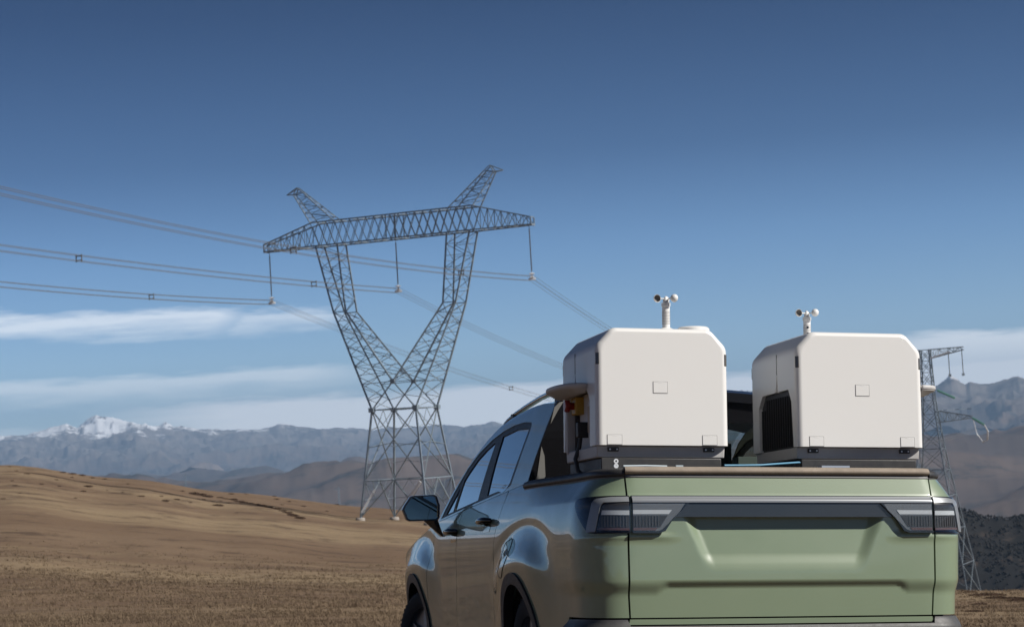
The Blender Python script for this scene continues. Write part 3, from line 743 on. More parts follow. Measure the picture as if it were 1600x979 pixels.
# inside the cab
for x, y, dz in ((-.40, 2.55, 0), (.40, 2.55, 0), (-.42, 1.78, -.12), (.42, 1.78, -.12)):
    st = MB().prism([(x - .25, y - .12, .62), (x + .25, y - .12, .62), (x + .24, y - .27, 1.27 + dz), (x + .17, y - .29, 1.33 + dz), (x - .17, y - .29, 1.33 + dz), (x - .24, y - .27, 1.27 + dz)],
                    [(x - .24, y + .02, .62), (x + .24, y + .02, .62), (x + .23, y - .16, 1.26 + dz), (x + .16, y - .19, 1.32 + dz), (x - .16, y - .19, 1.32 + dz), (x - .23, y - .16, 1.26 + dz)])
    st.box((x, y + .22, .66), (.50, .52, .16)); st = st.build('seat', SEATM, truck, bevel=.03)
    MB().box((x, y - .25, 1.42 + dz), (.25, .10, .15)).tube([(x - .06, y - .24, 1.3 + dz), (x - .06, y - .25, 1.42 + dz)], .008, 8).tube([(x + .06, y - .24, 1.3 + dz), (x + .06, y - .25, 1.42 + dz)], .008, 8).build('headrest', SEATM, st, bevel=.03)
MB().prism([(-.80, 3.1, .72), (.80, 3.1, .72), (.80, 3.05, 1.02), (-.80, 3.05, 1.02)], [(-.80, 3.55, .72), (.80, 3.55, .72), (.80, 3.55, 1.07), (-.80, 3.55, 1.07)]).build('dashboard', BLACKP, truck, bevel=.02)
MB().box((0, 2.55, .50), (1.70, 2.3, .08)).build('cab_floor', DARK, truck)
# load bed
lb = MB().box((0, .76, .74), (1.56, 1.10, .05))
for sg in (-1, 1): lb.box((sg * .785, .78, .975), (.045, 1.14, .43))
lb.box((0, .098, .985), (1.5, .035, .42)).build('bed_liner', BLACKP, truck, bevel=.006)
MB().box((0, 2.5, .36), (1.24, 4.7, .20)).build('chassis', DARK, truck, bevel=.03)

# rear bumper in black plastic
bp = [(-float(sy(.46)), .30), (float(sy(.46)), .30), (float(sy(.44)), .50), (float(sy(.38)), .552)] + [(s, .555) for s in np.linspace(1.1, .748, 8)] + [(.735, .526), (-.735, .526)] + [(-s, .555) for s in np.linspace(.748, 1.1, 8)] + [(-float(sy(.38)), .552), (-float(sy(.44)), .50)]
panel('rear_bumper', lambda u, z, o=0.0: body(u, z, o + .030 * (1 - sstep(z, .50, .56)) + .004), bp, mat('bumper_plastic', (.06, .06, .062), .5, noise=(25, .5, (.10, .095, .088)), bump=(700, .12)), truck, h=.03, skirt=.08)

# tail lamps and the light bar between them
LO = [(.7365, 1.111), (.82, 1.1105), (.907, 1.109), (.97, 1.107), (1.033, 1.103), (1.072, 1.097), (1.085, 1.086), (1.078, 1.068), (1.053, 1.046), (.989, .992), (.950, .955), (.932, .943), (.893, .940), (.7375, .942)]
for sg in (-1, 1):
    f = lambda q: [(sg * a, b) for a, b in q]
    lamp = panel('tail_lamp', body_u, f(LO), GLOSSB, truck, h=.014, off=.010, skirt=.035)
    panel('lamp_lens', body_u, f([(.740, 1.079), (.848, 1.077), (.862, 1.062), (.884, .956), (.740, .950)]), LENSD, lamp, h=.015, off=.0125, skirt=.004)
    panel('lamp_strip', body_u, f([(.740, 1.106), (.82, 1.105), (.893, 1.098), (.907, 1.092), (.917, 1.078), (.929, 1.02), (.940, .972), (.942, .946), (.894, .948), (.886, .985), (.873, 1.05), (.868, 1.066), (.855, 1.080), (.740, 1.083)]), SILVER, lamp, h=.012, off=.017, skirt=.006)
    panel('lamp_light_guide', body_u, f([(.740, 1.022), (.864, 1.024), (.861, 1.044), (.740, 1.043)]), LAMPG, lamp, h=.015, off=.0165, skirt=.004)
    panel('lamp_red_line', body_u, f([(.740, .953), (.882, .956), (.880, .966), (.740, .964)]), LENSR, lamp, h=.02, off=.0165, skirt=.004)
    for k in range(9):
        u = .752 + k * .0135
        panel('lamp_rib', body_u, f([(u, .968), (u + .0035, .968), (u + .0035, 1.018), (u, 1.018)]), LRIB, lamp, h=.03, off=.0155, skirt=.004)
    panel('lamp_cover', body_u, f([(.739, 1.082), (.852, 1.081), (.870, 1.064), (.892, .950), (.739, .946)]), LENSC, lamp, h=.02, off=.0185, skirt=0)
BX = [(-.7285, 1.111), (.7285, 1.111), (.7285, .942), (.607, .940), (.590, .952), (.553, 1.006), (.540, 1.0135), (-.540, 1.0135), (-.553, 1.006), (-.590, .952), (-.607, .940), (-.7285, .942)]
def barsurf(u, z, o=0.0):
    """the light bar runs straight across, in front of the plate recess"""
    a = np.abs(np.asarray(u, float)); x = np.interp(a, PS, PQ[:, 0]); y = np.interp(a, PS, PQ[:, 1])
    z = np.asarray(z, float)
    return np.stack([np.where(np.asarray(u) < 0, -1., 1.) * x + 0 * z, y - .004 - o + .10 * np.clip(1.03 - z, 0, 1) ** 1.2 * 0 + .018 * sstep(z, 1.085, 1.112), z + 0 * x], -1)
bar = panel('light_bar', barsurf, BX, BARM, truck, h=.02, off=.010, skirt=.055)
panel('light_bar_strip', barsurf, [(-.727, 1.079), (.727, 1.079), (.727, 1.107), (-.727, 1.107)], SILVER, bar, h=.012, off=.017, skirt=.008)
for sg in (-1, 1):
    f = lambda q: [(sg * a, b) for a, b in q]
    panel('lamp_lens', barsurf, f([(.725, 1.075), (.478, 1.075), (.505, 1.040), (.592, .956), (.612, .950), (.725, .950)]), LENSM, bar, h=.02, off=.0125, skirt=.004)
    panel('lamp_light_guide', barsurf, f([(.725, 1.026), (.560, 1.026), (.545, 1.045), (.725, 1.045)]), LAMPG, bar, h=.02, off=.0150, skirt=.004)
    panel('lamp_dark_band', barsurf, f([(.725, .968), (.60, .968), (.565, 1.020), (.725, 1.020)]), LENSD, bar, h=.02, off=.0142, skirt=.004)
    panel('lamp_red_line', barsurf, f([(.725, .953), (.622, .953), (.612, .965), (.725, .965)]), LENSR, bar, h=.02, off=.0155, skirt=.004)
    for k in range(8):
        u = .712 - k * .0145
        panel('lamp_rib', barsurf, f([(u, .971), (u - .0035, .971), (u - .0035, 1.018), (u, 1.018)]), LRIB, bar, h=.03, off=.0168, skirt=.004)
    panel('lamp_cover', barsurf, f([(.726, 1.076), (.472, 1.076), (.500, 1.040), (.590, .953), (.612, .948), (.726, .948)]), LENSC, bar, h=.03, off=.0195, skirt=0)
    panel('lamp_edge_trim', barsurf, f([(.478, 1.076), (.464, 1.076), (.535, 1.012), (.578, .950), (.606, .9405), (.7285, .9405), (.7285, .949), (.614, .949), (.590, .958), (.50, 1.042)]), GLOSSB, bar, h=.02, off=.0205, skirt=.009)

# wheels
def wheel(x, y, sg, steer=0.0):
    M = Matrix.Translation((x, y, .335)) @ Matrix.Scale(.92, 4) @ Matrix.Rotation(steer, 4, 'Z') @ Matrix.Rotation(math.pi / 2 * sg, 4, 'Y')
    rim = MB().lathe([(.05, -.02), (.05, .06), (.10, .055), (.235, .07), (.245, .095), (.235, .10), (.225, .02), (.225, -.1)], 40, M, cap=True)
    for k in range(6):
        a = k * math.pi / 3
        rim.prism([M @ Vector((r * math.cos(a + s), r * math.sin(a + s), .062)) for r, s in ((.04, -.6), (.235, -.13), (.235, .13), (.04, .6))], [M @ Vector((r * math.cos(a + s), r * math.sin(a + s), .085)) for r, s in ((.04, -.5), (.235, -.10), (.235, .10), (.04, .5))])
    w_ = rim.build('wheel', ALLOY, truck, smooth=35)
    prof = [(.232, -.105), (.262, -.122), (.31, -.126), (.340, -.112), (.355, -.09), (.360, -.075)]
    for z in (-.05, -.015, .02, .055): prof += [(.361, z - .012), (.353, z - .006), (.353, z), (.361, z + .006)]
    prof += [(.360, .075), (.355, .09), (.340, .112), (.31, .126), (.262, .122), (.232, .105)]
    ty = MB().lathe(prof, 64, M, cap=False)
    for k in range(56):
        a = 2 * math.pi * k / 56
        for z0, z1, sh in ((.062, .112, 0), (-.112, -.062, .05)):
            ty.prism([M @ Vector((r * math.cos(a + s + sh), r * math.sin(a + s + sh), z)) for r, s, z in ((.352, -.028, z0), (.352, .028, z0), (.338, .024, z1), (.338, -.024, z1))],
                     [M @ Vector((r * math.cos(a + s + sh), r * math.sin(a + s + sh), z)) for r, s, z in ((.366, -.026, z0), (.366, .026, z0), (.349, .022, z1), (.349, -.022, z1))])
    ty.build('tyre', RUBBER, w_, smooth=35)
wheel(-.815, WY_R, -1); wheel(.815, WY_R, 1)
wheel(-.835, WY_F, -1, math.radians(17)); wheel(.80, WY_F, 1, math.radians(15))

# door mirrors
for sg in (-1, 1):
    hx = [(1.203, 1.148), (1.192, 1.172), (1.155, 1.226), (1.140, 1.232), (1.010, 1.240), (.992, 1.230), (.974, 1.175), (.976, 1.100), (.988, 1.086), (1.160, 1.080), (1.178, 1.088)]
    c = np.mean(hx, 0); Y0 = 3.30
    ring = lambda k, y: [(sg * (c[0] + (a - c[0]) * k), y, c[1] + (b - c[1]) * k) for a, b in hx]
    mb = MB(); L = [ring(1.0, Y0), ring(1.02, Y0 + .015), ring(.98, Y0 + .06), ring(.82, Y0 + .11), ring(.5, Y0 + .135)]
    n = len(hx); V = [p for l in L for p in l]
    inner = ring(.90, Y0) + ring(.89, Y0 + .014)
    V += inner; k0 = 5 * n
    Fc = [(i * n + k, i * n + (k + 1) % n, (i + 1) * n + (k + 1) % n, (i + 1) * n + k) for i in range(4) for k in range(n)] + [tuple(4 * n + k for k in range(n))]
    Fc += [(k, k0 + k, k0 + (k + 1) % n, (k + 1) % n) for k in range(n)] + [(k0 + k, k0 + n + k, k0 + n + (k + 1) % n, k0 + (k + 1) % n) for k in range(n)]
    if sg > 0: Fc = [q[::-1] for q in Fc]
    mb.add(V, Fc)
    mb.prism([(sg * x, y, z) for x, y, z in ((1.075, Y0 + .03, 1.088), (.985, Y0 + .02, 1.095), (.945, Y0 + .03, .985), (.957, Y0 + .03, .99))], [(sg * x, y, z) for x, y, z in ((1.06, Y0 + .10, 1.088), (.985, Y0 + .10, 1.095), (.940, Y0 + .12, .985), (.95, Y0 + .12, .99))])
    mir = mb.build('door_mirror', GLOSSB, truck, smooth=30)
    g = ring(.893, Y0 + .006); g = [(x, y - (abs(x) - 1.09) * .035 - (z - 1.16) * .05, z) for x, y, z in g]
    MB().prism(g, [(x, y + .004, z) for x, y, z in g]).build('mirror_glass', MIRROR, mir)
# ------------------------------------------------------------------ white weatherproof dock boxes standing in the bed
HX, HY, ZB, ZT = .325, .323, .206, .760
def dock(label, xc, yc, rot, gauge):
    M = TM @ Matrix.Translation((xc, yc, 1.15)) @ Matrix.Rotation(rot, 4, 'Z')
    D = empty('dock_box', M); tag(D, label, 'dock box', 'dock boxes on the truck bed')
    def sect(ix):              # outline of the shell across its width, pulled in by ix all round
        it = ix * .75; ch = .088 - ix * .45
        p = [(HX - ix, ZT - ch - it), (HX - ch * .93 - ix * .75, ZT - it), (-HX + ch * .93 + ix * .75, ZT - it), (-HX + ix, ZT - ch - it)]
        q = rounded([(-HX + ix, ZB - .2), (HX - ix, ZB - .2)] + p, .024, 5)
        return [(-HX + ix, ZB), (HX - ix, ZB)] + q[12:]
    er = .031; rings = []
    for k in range(7):
        a = math.pi / 2 * k / 6; rings.append((-HY + er * (1 - math.sin(a)), sect(er * (1 - math.cos(a)))))
    rings = [(y, sect_) for y, sect_ in rings][::-1]
    rings = [(-HY + er * (1 - math.cos(math.pi / 2 * k / 6)), sect(er * (1 - math.sin(math.pi / 2 * k / 6)))) for k in range(7)]
    rings += [(-y, s) for y, s in rings[::-1]]
    V = [(x, y, z) for y, s in rings for x, z in s]; n = len(rings[0][1]); N = len(rings)
    Fc = [(i * n + (k + 1) % n, i * n + k, (i + 1) * n + k, (i + 1) * n + (k + 1) % n) for i in range(N - 1) for k in range(n)]
    Fc += [tuple(range(n)), tuple((N - 1) * n + k for k in range(n - 1, -1, -1))]
    sh = MB().add(V, Fc)
    # equipment bay (one side) and air vent (other side) are cut into the shell
    hexa = [(.272, ZB - .03), (.252, .425), (.212, .488), (-.150, .484), (-.206, .424), (-.202, ZB - .03)]
    cut1 = MB().prism([(-HX - .05, y, z) for y, z in hexa], [(-HX + .115, y, z) for y, z in hexa])
    cut2 = MB().prism([(HX - .028, y, z) for y, z in hexa], [(HX + .05, y, z) for y, z in hexa])
    notch = [(.035, .478), (.075, .478), (.060, .575)]
    cut3 = MB().prism([(HX - .012, y, z) for y, z in notch], [(HX + .05, y, z) for y, z in notch])
    cut4 = MB().prism([(-HX - .05, y, z) for y, z in notch], [(-HX + .012, y, z) for y, z in notch])
    shell = sh.build('shell', WHITE, D)
    tmp = []
    for c in (cut1, cut2, cut3, cut4):
        me = c.mesh('cut'); 
        import bmesh
        bm = bmesh.new(); bm.from_mesh(me); bmesh.ops.recalc_face_normals(bm, faces=bm.faces); bm.to_mesh(me); bm.free()
        o = link('cut', me, None); o.matrix_world = M; tmp.append(o)
        md = shell.modifiers.new('b', 'BOOLEAN'); md.operation = 'DIFFERENCE'; md.object = o; md.solver = 'EXACT'
    bm = bmesh.new(); bm.from_mesh(shell.data); bmesh.ops.recalc_face_normals(bm, faces=bm.faces); bm.to_mesh(shell.data); bm.free()
    bpy.context.view_layer.update()
    me = bpy.data.meshes.new_from_object(shell.evaluated_get(bpy.context.evaluated_depsgraph_get()))
    shell.modifiers.clear(); shell.data = me
    for o in tmp: bpy.data.objects.remove(o)
    me.polygons.foreach_set('use_smooth', np.ones(len(me.polygons), bool)); me.set_sharp_from_angle(angle=math.radians(32))
    wn_ = shell.modifiers.new('normals', 'WEIGHTED_NORMAL'); wn_.keep_sharp = True; wn_.weight = 50
    # seam up each side wall above the opening
    for sx in (-1, 1):
        MB().box((sx * (HX + .0002), .060, .622), (.0022, .003, .10)).build('seam', GAP, D)
    # grey base and black cradle
    MB().prism([(-HX + .012, -HY + .042, .150), (HX - .012, -HY + .042, .150), (HX - .012, HY - .042, .150), (-HX + .012, HY - .042, .150)], [(-HX + .010, -HY + .038, ZB - .001), (HX - .010, -HY + .038, ZB - .001), (HX - .010, HY - .038, ZB - .001), (-HX + .010, HY - .038, ZB - .001)]).build('base_skirt', GREYSH, D, bevel=.006)
    cr = MB().box((0, 0, .115), (.59, .58, .066))
    for x in (-.25, 0, .25): cr.box((x, 0, .04), (.09, .56, .085))
    cr.build('cradle', BLACKP, D, bevel=.005)
    for sx in (-1, 1):
        for sy_ in (-1, 1):
            MB().box((sx * .262, sy_ * .262, .085), (.05, .05, .125)).build('foot', GREYSH if sx < 0 else BLACKP, D, bevel=.004)
    # hatches with shut lines on the two end walls, latches on the skirt, corner markers
    for sy_ in (-1, 1):
        for hx, hz, w_, h_ in ((-.012, .478, .068, .052), (-.238, .231, .070, .044), (.228, .231, .070, .044)):
            MB().box((hx, sy_ * (HY + .0002), hz), (w_ + .0036, .0024, h_ + .0036)).build('hatch_gap', mat('hatch_line', (.20, .20, .20), .8), D)
            MB().box((hx, sy_ * (HY + .0003), hz), (w_, .0030, h_)).box((hx, sy_ * (HY + .0006), hz + h_ / 2 - .003), (.022, .0034, .003)).build('hatch', WHITE, D, bevel=.0008)
        for hx in (-.236, .234):
            la = MB().box((hx, sy_ * (HY - .035), .188), (.052, .014, .020)).build('latch', BLACKP, D, bevel=.002)
            for q in (-1, 1):
                MB().lathe([(.004, 0), (.004, .004), (.002, .005)], 10, Matrix.Translation((hx + q * .017, sy_ * (HY - .0275), .188)) @ Matrix.Rotation(math.pi / 2 * sy_, 4, 'X')).build('screw', STEEL2, la)
        for sx in (-1, 1):
            R = Matrix.Rotation(-sx * sy_ * math.radians(43), 3, 'Z')
            MB().box((sx * (HX - .0098), sy_ * (HY - .0098), .612), (.020, .006, .056), R).build('marker_window', mat('smoked_marker', (.10, .095, .09), .2, 0, .5), D, bevel=.003)
    # air vent: dark louvre panel with slats
    vent = MB().prism([(HX - .027, y, z) for y, z in [(y * .985, z) for y, z in hexa]], [(HX - .018, y, z) for y, z in [(y * .985, z) for y, z in hexa]]).build('vent_panel', BLACKP, D)
    for k in range(14):
        y = -.185 + k * .032; zt = .468 if -.14 < y < .20 else .42
        MB().box((HX - .013, y, (ZB + zt) / 2), (.010, .006, zt - ZB - .015)).build('vent_slat', BLACKP, vent)
    # equipment bay: hood, control cabinet, emergency stop, plug and cable
    hood = []
    for k in range(17):
        a = math.pi * k / 16; hood.append((-HX - .122 * math.sin(a) ** .55, .075 - .245 * math.cos(a)))
    hd = MB().prism([(x, y, .488) for x, y in hood], [(x, y, .510) for x, y in hood])
    hd.prism([(x * .5 - HX * .5 + .0, y * .86 + .012, .462) for x, y in hood], [(x, y, .4885) for x, y in hood])
    hd.build('rain_hood', WHITE2, D, bevel=.008)
    MB().box((-HX + .085, .03, .345), (.05, .44, .265)).build('bay_back', WHITE2, D, bevel=.004)
    MB().box((-HX + .045, .245, .330), (.085, .020, .27)).build('bay_post', WHITE2, D, bevel=.004)
    MB().box((-HX + .050, .215, .31), (.02, .022, .22)).build('bay_seal', BLACKP, D)
    es = MB().box((-HX + .040, .165, .425), (.045, .085, .085)).build('emergency_stop_housing', YELM, D, bevel=.006)
    MB().lathe([(.018, 0), (.018, .022), (.030, .024), (.031, .040), (.024, .047)], 20, Matrix.Translation((-HX + .018, .165, .425)) @ Matrix.Rotation(-math.pi / 2, 4, 'Y')).build('emergency_stop_button', REDM, es, smooth=40)
    MB().box((-HX + .045, -.095, .33), (.012, .13, .21)).build('bay_door', GREYSH, D, bevel=.003)
    MB().box((-HX + .037, -.075, .345), (.006, .075, .125)).build('rating_plate', TANM, D)
    MB().box((-HX + .033, -.125, .345), (.006, .022, .12)).build('bay_door_window', GLOSSB, D)
    MB().box((-HX + .030, .04, .30), (.06, .045, .075)).build('power_plug', BLACKP, D, bevel=.006)
    MB().tube([(-HX + .02, .045, .27), (-HX + .015, .05, .22), (-HX - .004, .055, .16), (-HX + .002, .03, .10), (-HX + .04, -.02, .06), (-HX + .09, -.06, .055), (-HX + .14, -.02, .05)], .011, 10).build('power_cable', BLACKP, D, smooth=60)
    # wind sensor on a louvred post and a rain gauge on the lid
    ax, ay = .06, -.20
    an = MB().lathe([(.052, ZT - .004), (.040, ZT + .006), (.022, ZT + .016)], 28, Matrix.Translation((ax, ay, 0)))
    an.lathe([(.0185, ZT + .014), (.0185, ZT + .118), (.0215, ZT + .119), (.0215, ZT + .136), (.014, ZT + .138), (.014, ZT + .150), (.010, ZT + .160), (.004, ZT + .168)], 28, Matrix.Translation((ax, ay, 0)))
    an = an.build('wind_sensor', WHITE, D, smooth=35)
    for k in range(9): MB().lathe([(.0192, 0), (.0200, .002), (.0192, .004)], 24, Matrix.Translation((ax, ay, ZT + .032 + k * .0075))).build('louvre', GREYSH, an, smooth=40)
    for zz in (.050, .082): MB().lathe([(.006, 0), (.006, .004), (.003, .004)], 14, Matrix.Translation((ax + .004, ay + .0165, ZT + zz)) @ Matrix.Rotation(-math.pi / 2, 4, 'X')).build('sensor_eye', GLOSSB, an)
    for k in range(3):
        a = math.radians(195 + 120 * k) - rot
        c = Vector((ax + .047 * math.cos(a), ay + .047 * math.sin(a), ZT + .156)); tdir = Vector((-math.sin(a), math.cos(a), 0))
        Mq = Matrix.Translation(c) @ tdir.to_track_quat('Z', 'Y').to_matrix().to_4x4()
        pr = [(.0195 * math.sin(q), .0195 - .0195 * math.cos(q) - .0195) for q in np.linspace(.05, math.pi / 2, 8)]
        cup = MB().lathe(pr + [(.0175, -.001)] , 22, Mq, cap=False).tube([(ax, ay, ZT + .156), tuple(c - (c - Vector((ax, ay, ZT + .156))).normalized() * .016)], .003, 8)
        cup = cup.build('wind_cup', WHITE, an, smooth=60)
        MB().lathe([(.0178 * math.sin(q), -.0178 * math.cos(q)) for q in np.linspace(.05, math.pi / 2, 8)], 22, Mq, cap=False).build('cup_lining', CUPIN, cup, smooth=60)
    if gauge: MB().lathe([(.079, ZT - .004), (.078, ZT + .012), (.070, ZT + .020), (.066, ZT + .0205), (.064, ZT + .016), (.0, ZT + .010)], 40, Matrix.Translation((.195, -.20, 0)), cap=False).build('rain_gauge', WHITE, D, smooth=40)
    return D
dock('white dock box with open equipment bay and red emergency stop, the left one', -.484, .622, 0.0, True)
dock('white dock box with black air vent facing the other box, the right one', .508, .622, math.pi, False)
# platform the docks are bolted to, straps and ring bolts
pf = MB()
for y in (.42, .82): pf.box((0, y, 1.105), (1.50, .07, .085))
for x in (-.70, -.27, .28, .72): pf.box((x, .62, 1.03), (.07, .70, .065))
for x in (-.70, .72):
    for y in (.36, .88): pf.box((x, y, .885), (.06, .06, .235))
o = pf.build('mounting_frame', BLACKP, None, bevel=.004); o.matrix_world = TM; tag(o, 'black steel mounting frame under the two white dock boxes', 'frame')
def bed_thing(name, label, cat, build, m, grp=None, **k):
    mb = MB(); build(mb); o = mb.build(name, m, None, **k); o.matrix_world = TM; tag(o, label, cat, grp); return o
bed_thing('strap', 'blue strap lying across the truck bed between the two dock boxes', 'strap', lambda b: b.tube([(-.22, .20, 1.258), (-.12, .22, 1.260), (-.03, .22, 1.262), (.06, .26, 1.270), (.20, .34, 1.282), (.30, .36, 1.280)], .005, 8), BLUEM, smooth=60)
bed_thing('tie_bar', 'pale blue tie bar in front of the left dock box cradle', 'bar', lambda b: b.tube([(-.71, .20, 1.252), (-.60, .20, 1.254), (-.50, .20, 1.252)], .005, 8).box((-.44, .20, 1.252), (.035, .012, .012)), mat('pale_strap', (.45, .52, .56), .5), smooth=60)
for z in (1.275, 1.253):
    bed_thing('ring_bolt', 'small steel ring bolt beside the left dock cradle, %s of two' % ('upper' if z > 1.26 else 'lower'), 'bolt',
              lambda b: b.lathe([(.005, -.004), (.011, -.004), (.011, .004), (.005, .004), (.005, -.004)], 16, Matrix.Translation((-.745, .20, z)) @ Matrix.Rotation(math.pi / 2, 4, 'X'), cap=False).tube([(-.745, .20, z - .009), (-.745, .20, 1.235)], .004, 6), STEEL2, 'ring bolts at the left dock', smooth=40)
bed_thing('load_plate', 'small grey plate lying by the right dock cradle', 'plate', lambda b: b.box((.33, .22, 1.254), (.14, .06, .012)), mat('plate_grey', (.33, .38, .46), .5))
# ------------------------------------------------------------------ transmission line
TH = .41; ct, st_ = math.cos(TH), math.sin(TH)
def lerp(a, b, t): return tuple(x + (y - x) * t for x, y in zip(a, b))
def brace(mb, a0, a1, b0, b1, n, w, mode='z', rung=True):
    """bracing between chord a0-a1 and chord b0-b1: z zigzag, x crossed"""
    for i in range(n):
        p, q = i / n, (i + 1) / n
        A, A2, B, B2 = lerp(a0, a1, p), lerp(a0, a1, q), lerp(b0, b1, p), lerp(b0, b1, q)
        if mode == 'x': mb.beam(A, B2, w); mb.beam(B, A2, w)
        elif i % 2 == 0: mb.beam(A, B2, w)
        else: mb.beam(B, A2, w)
        if rung and i: mb.beam(A, B, w * .9)
PB = Vector((-11.7, 213.0, -7.34))
PM = Matrix.Translation(PB) @ Matrix.Rotation(-TH, 4, 'Z')
def portal_tower():
    D = empty('lattice_pylon', PM); tag(D, 'tall steel lattice pylon with V shaped window and long crossarm, left of the truck', 'pylon')
    Rf = ((-1, -1), (1, -1), (1, 1), (-1, 1))
    zw, hw, hf = 11.46, 2.52, 3.87
    foot = {}
    for sx, sy_ in Rf:
        wx = PB.x + sx * hf * ct + sy_ * hf * st_; wy = PB.y - sx * hf * st_ + sy_ * hf * ct
        foot[(sx, sy_)] = float(zground(wx, wy)[0]) - PB.z
    leg = lambda c, z: (c[0] * (hf + (hw - hf) * z / zw), c[1] * (hf + (hw - hf) * z / zw), z)
    for c in Rf:
        MB().beam(leg(c, foot[c] + .05), leg(c, zw), 0.172).build('leg', STEEL, D)
        fx = leg(c, foot[c])
        MB().lathe([(.55, -.6), (.5, 0.172), (.42, .28)], 12, Matrix.Translation((fx[0], fx[1], foot[c]))).build('footing', CONC, D, smooth=30)
    bb = MB()
    for i in range(4):
        a, b = Rf[i], Rf[(i + 1) % 4]; zr_ = 4.2; zm = 7.6
        P = lambda c, z: leg(c, z)
        mid = lerp(P(a, zr_), P(b, zr_), .5)
        bb.beam(P(a, zr_), P(b, zr_), 0.101); bb.beam(P(a, zw), P(b, zw), 0.109)
        bb.beam(P(a, foot[a] + .3), mid, 0.101); bb.beam(P(b, foot[b] + .3), mid, 0.101)
        for c in (a, b):
            q = lerp(P(c, foot[c] + .3), mid, .5); bb.beam(q, P(c, 2.2), 0.055); bb.beam(q, P(c, zr_), 0.055); bb.beam(lerp(P(c, foot[c] + .3), mid, .25), P(c, 1.1), 0.047); bb.beam(lerp(P(c, foot[c] + .3), mid, .75), lerp(P(c, zr_), mid, .5), 0.047)
        bb.beam(P(a, zr_), P(b, zw), 0.101); bb.beam(P(b, zr_), P(a, zw), 0.101)
        x0 = lerp(P(a, zr_), P(b, zw), .52)
        bb.beam(P(a, zm), x0, 0.055); bb.beam(P(b, zm), x0, 0.055); bb.beam(lerp(P(a, zw), P(b, zw), .5), lerp(P(a, zw), x0, .5), 0.047); bb.beam(lerp(P(a, zw), P(b, zw), .5), lerp(P(b, zw), x0, .5), 0.047)
        bb.beam(lerp(P(a, zr_), x0, .5), P(a, 5.9), 0.047); bb.beam(lerp(P(b, zr_), x0, .5), P(b, 5.9), 0.047); bb.beam(lerp(P(a, zw), x0, .5), P(a, 9.4), 0.047); bb.beam(lerp(P(b, zw), x0, .5), P(b, 9.4), 0.047)
    bb.beam(leg(Rf[0], 4.2), leg(Rf[2], 4.2), 0.062); bb.beam(leg(Rf[1], 4.2), leg(Rf[3], 4.2), 0.062); bb.beam(leg(Rf[0], zw), leg(Rf[2], zw), 0.062); bb.beam(leg(Rf[1], zw), leg(Rf[3], zw), 0.062)
    tag(bb.build('body_bracing', STEEL, D), kind='stuff')
    # gusset plates at the waist
    for c in Rf:
        p = leg(c, zw); MB().box((p[0], p[1], p[2]), (.55, .55, .45)).build('gusset', STEEL, D)
    # the V: two limbs, each with outer and inner chords on the front and back face
    vb = {s: (0, s * 2.4, 14.3) for s in (-1, 1)}; kz, az = 22.0, 29.2
    for s in (-1, 1): MB().box(vb[s], (.5, .25, .4)).build('gusset', STEEL, D)
    for sx in (-1, 1):
        ch = MB(); lb_ = MB()
        O0 = {s: (sx * hw, s * hw, zw) for s in (-1, 1)}; O1 = {s: (sx * 7.1, s * 1.25, kz) for s in (-1, 1)}; O2 = {s: (sx * 9.0, s * 1.0, az) for s in (-1, 1)}
        I0 = vb; I1 = {s: (sx * 5.65, s * 1.25, kz) for s in (-1, 1)}; I2 = {s: (sx * 6.4, s * 1.0, az) for s in (-1, 1)}
        for s in (-1, 1):
            for a, b in ((O0, O1), (O1, O2), (I0, I1), (I1, I2)): ch.beam(a[s], b[s], 0.148)
            ch.beam(I0[s], (-sx * hw, s * hw, zw), 0.109)
            brace(lb_, lerp(O0[s], O1[s], .26), O1[s], I0[s], I1[s], 8, 0.058, 'z'); brace(lb_, O1[s], O2[s], I1[s], I2[s], 6, 0.055, 'z')
            lb_.beam(lerp(O0[s], O1[s], .26), I0[s], 0.070); lb_.beam(lerp(O0[s], O1[s], 0.101), lerp(O0[s], I0[s], .5), 0.055)
            lb_.beam(lerp(O0[s], O1[s], .26), lerp(O0[s], I0[s], .5), 0.055)
        brace(lb_, O0[-1], O1[-1], O0[1], O1[1], 9, 0.055, 'x', False); brace(lb_, I0[-1], I1[-1], I0[1], I1[1], 7, 0.055, 'x', False)
        brace(lb_, O1[-1], O2[-1], O1[1], O2[1], 5, 0.047, 'z'); brace(lb_, I1[-1], I2[-1], I1[1], I2[1], 5, 0.047, 'z')
        for s in (-1, 1): ch.beam(O1[s], I1[s], 0.094)
        arm = ch.build('window_limb', STEEL, D); tag(lb_.build('limb_bracing', STEEL, arm), kind='stuff')
    # crossarm: box truss, tapering to the tips
    zt = 31.7; half = 9.5; L = 15.6; vv = 1.0
    ca = MB(); cb = MB()
    for s in (-1, 1):
        ca.beam((-half, s * vv, az), (half, s * vv, az), 0.133); ca.beam((-half + .2, s * vv, zt), (half - .2, s * vv, zt), 0.125)
        brace(cb, (-half, s * vv, az), (half, s * vv, az), (-half, s * vv, zt), (half, s * vv, zt), 20, 0.058, 'x', False)
        for sx in (-1, 1):
            ca.beam((sx * half, s * vv, az), (sx * L, s * .45, az), 0.125); ca.beam((sx * (half - .2), s * vv, zt), (sx * L, s * .45, az + .75), 0.117)
            brace(cb, (sx * half, s * vv, az), (sx * L, s * .45, az), (sx * half, s * vv, zt), (sx * L, s * .45, az + .75), 8, 0.055, 'z')
            ca.beam((sx * L, s * .45, az), (sx * L, s * .45, az + .75), 0.101)
    for z in (az, zt): brace(cb, (-half, -vv, z), (half, -vv, z), (-half, vv, z), (half, vv, z), 16, 0.051, 'z')
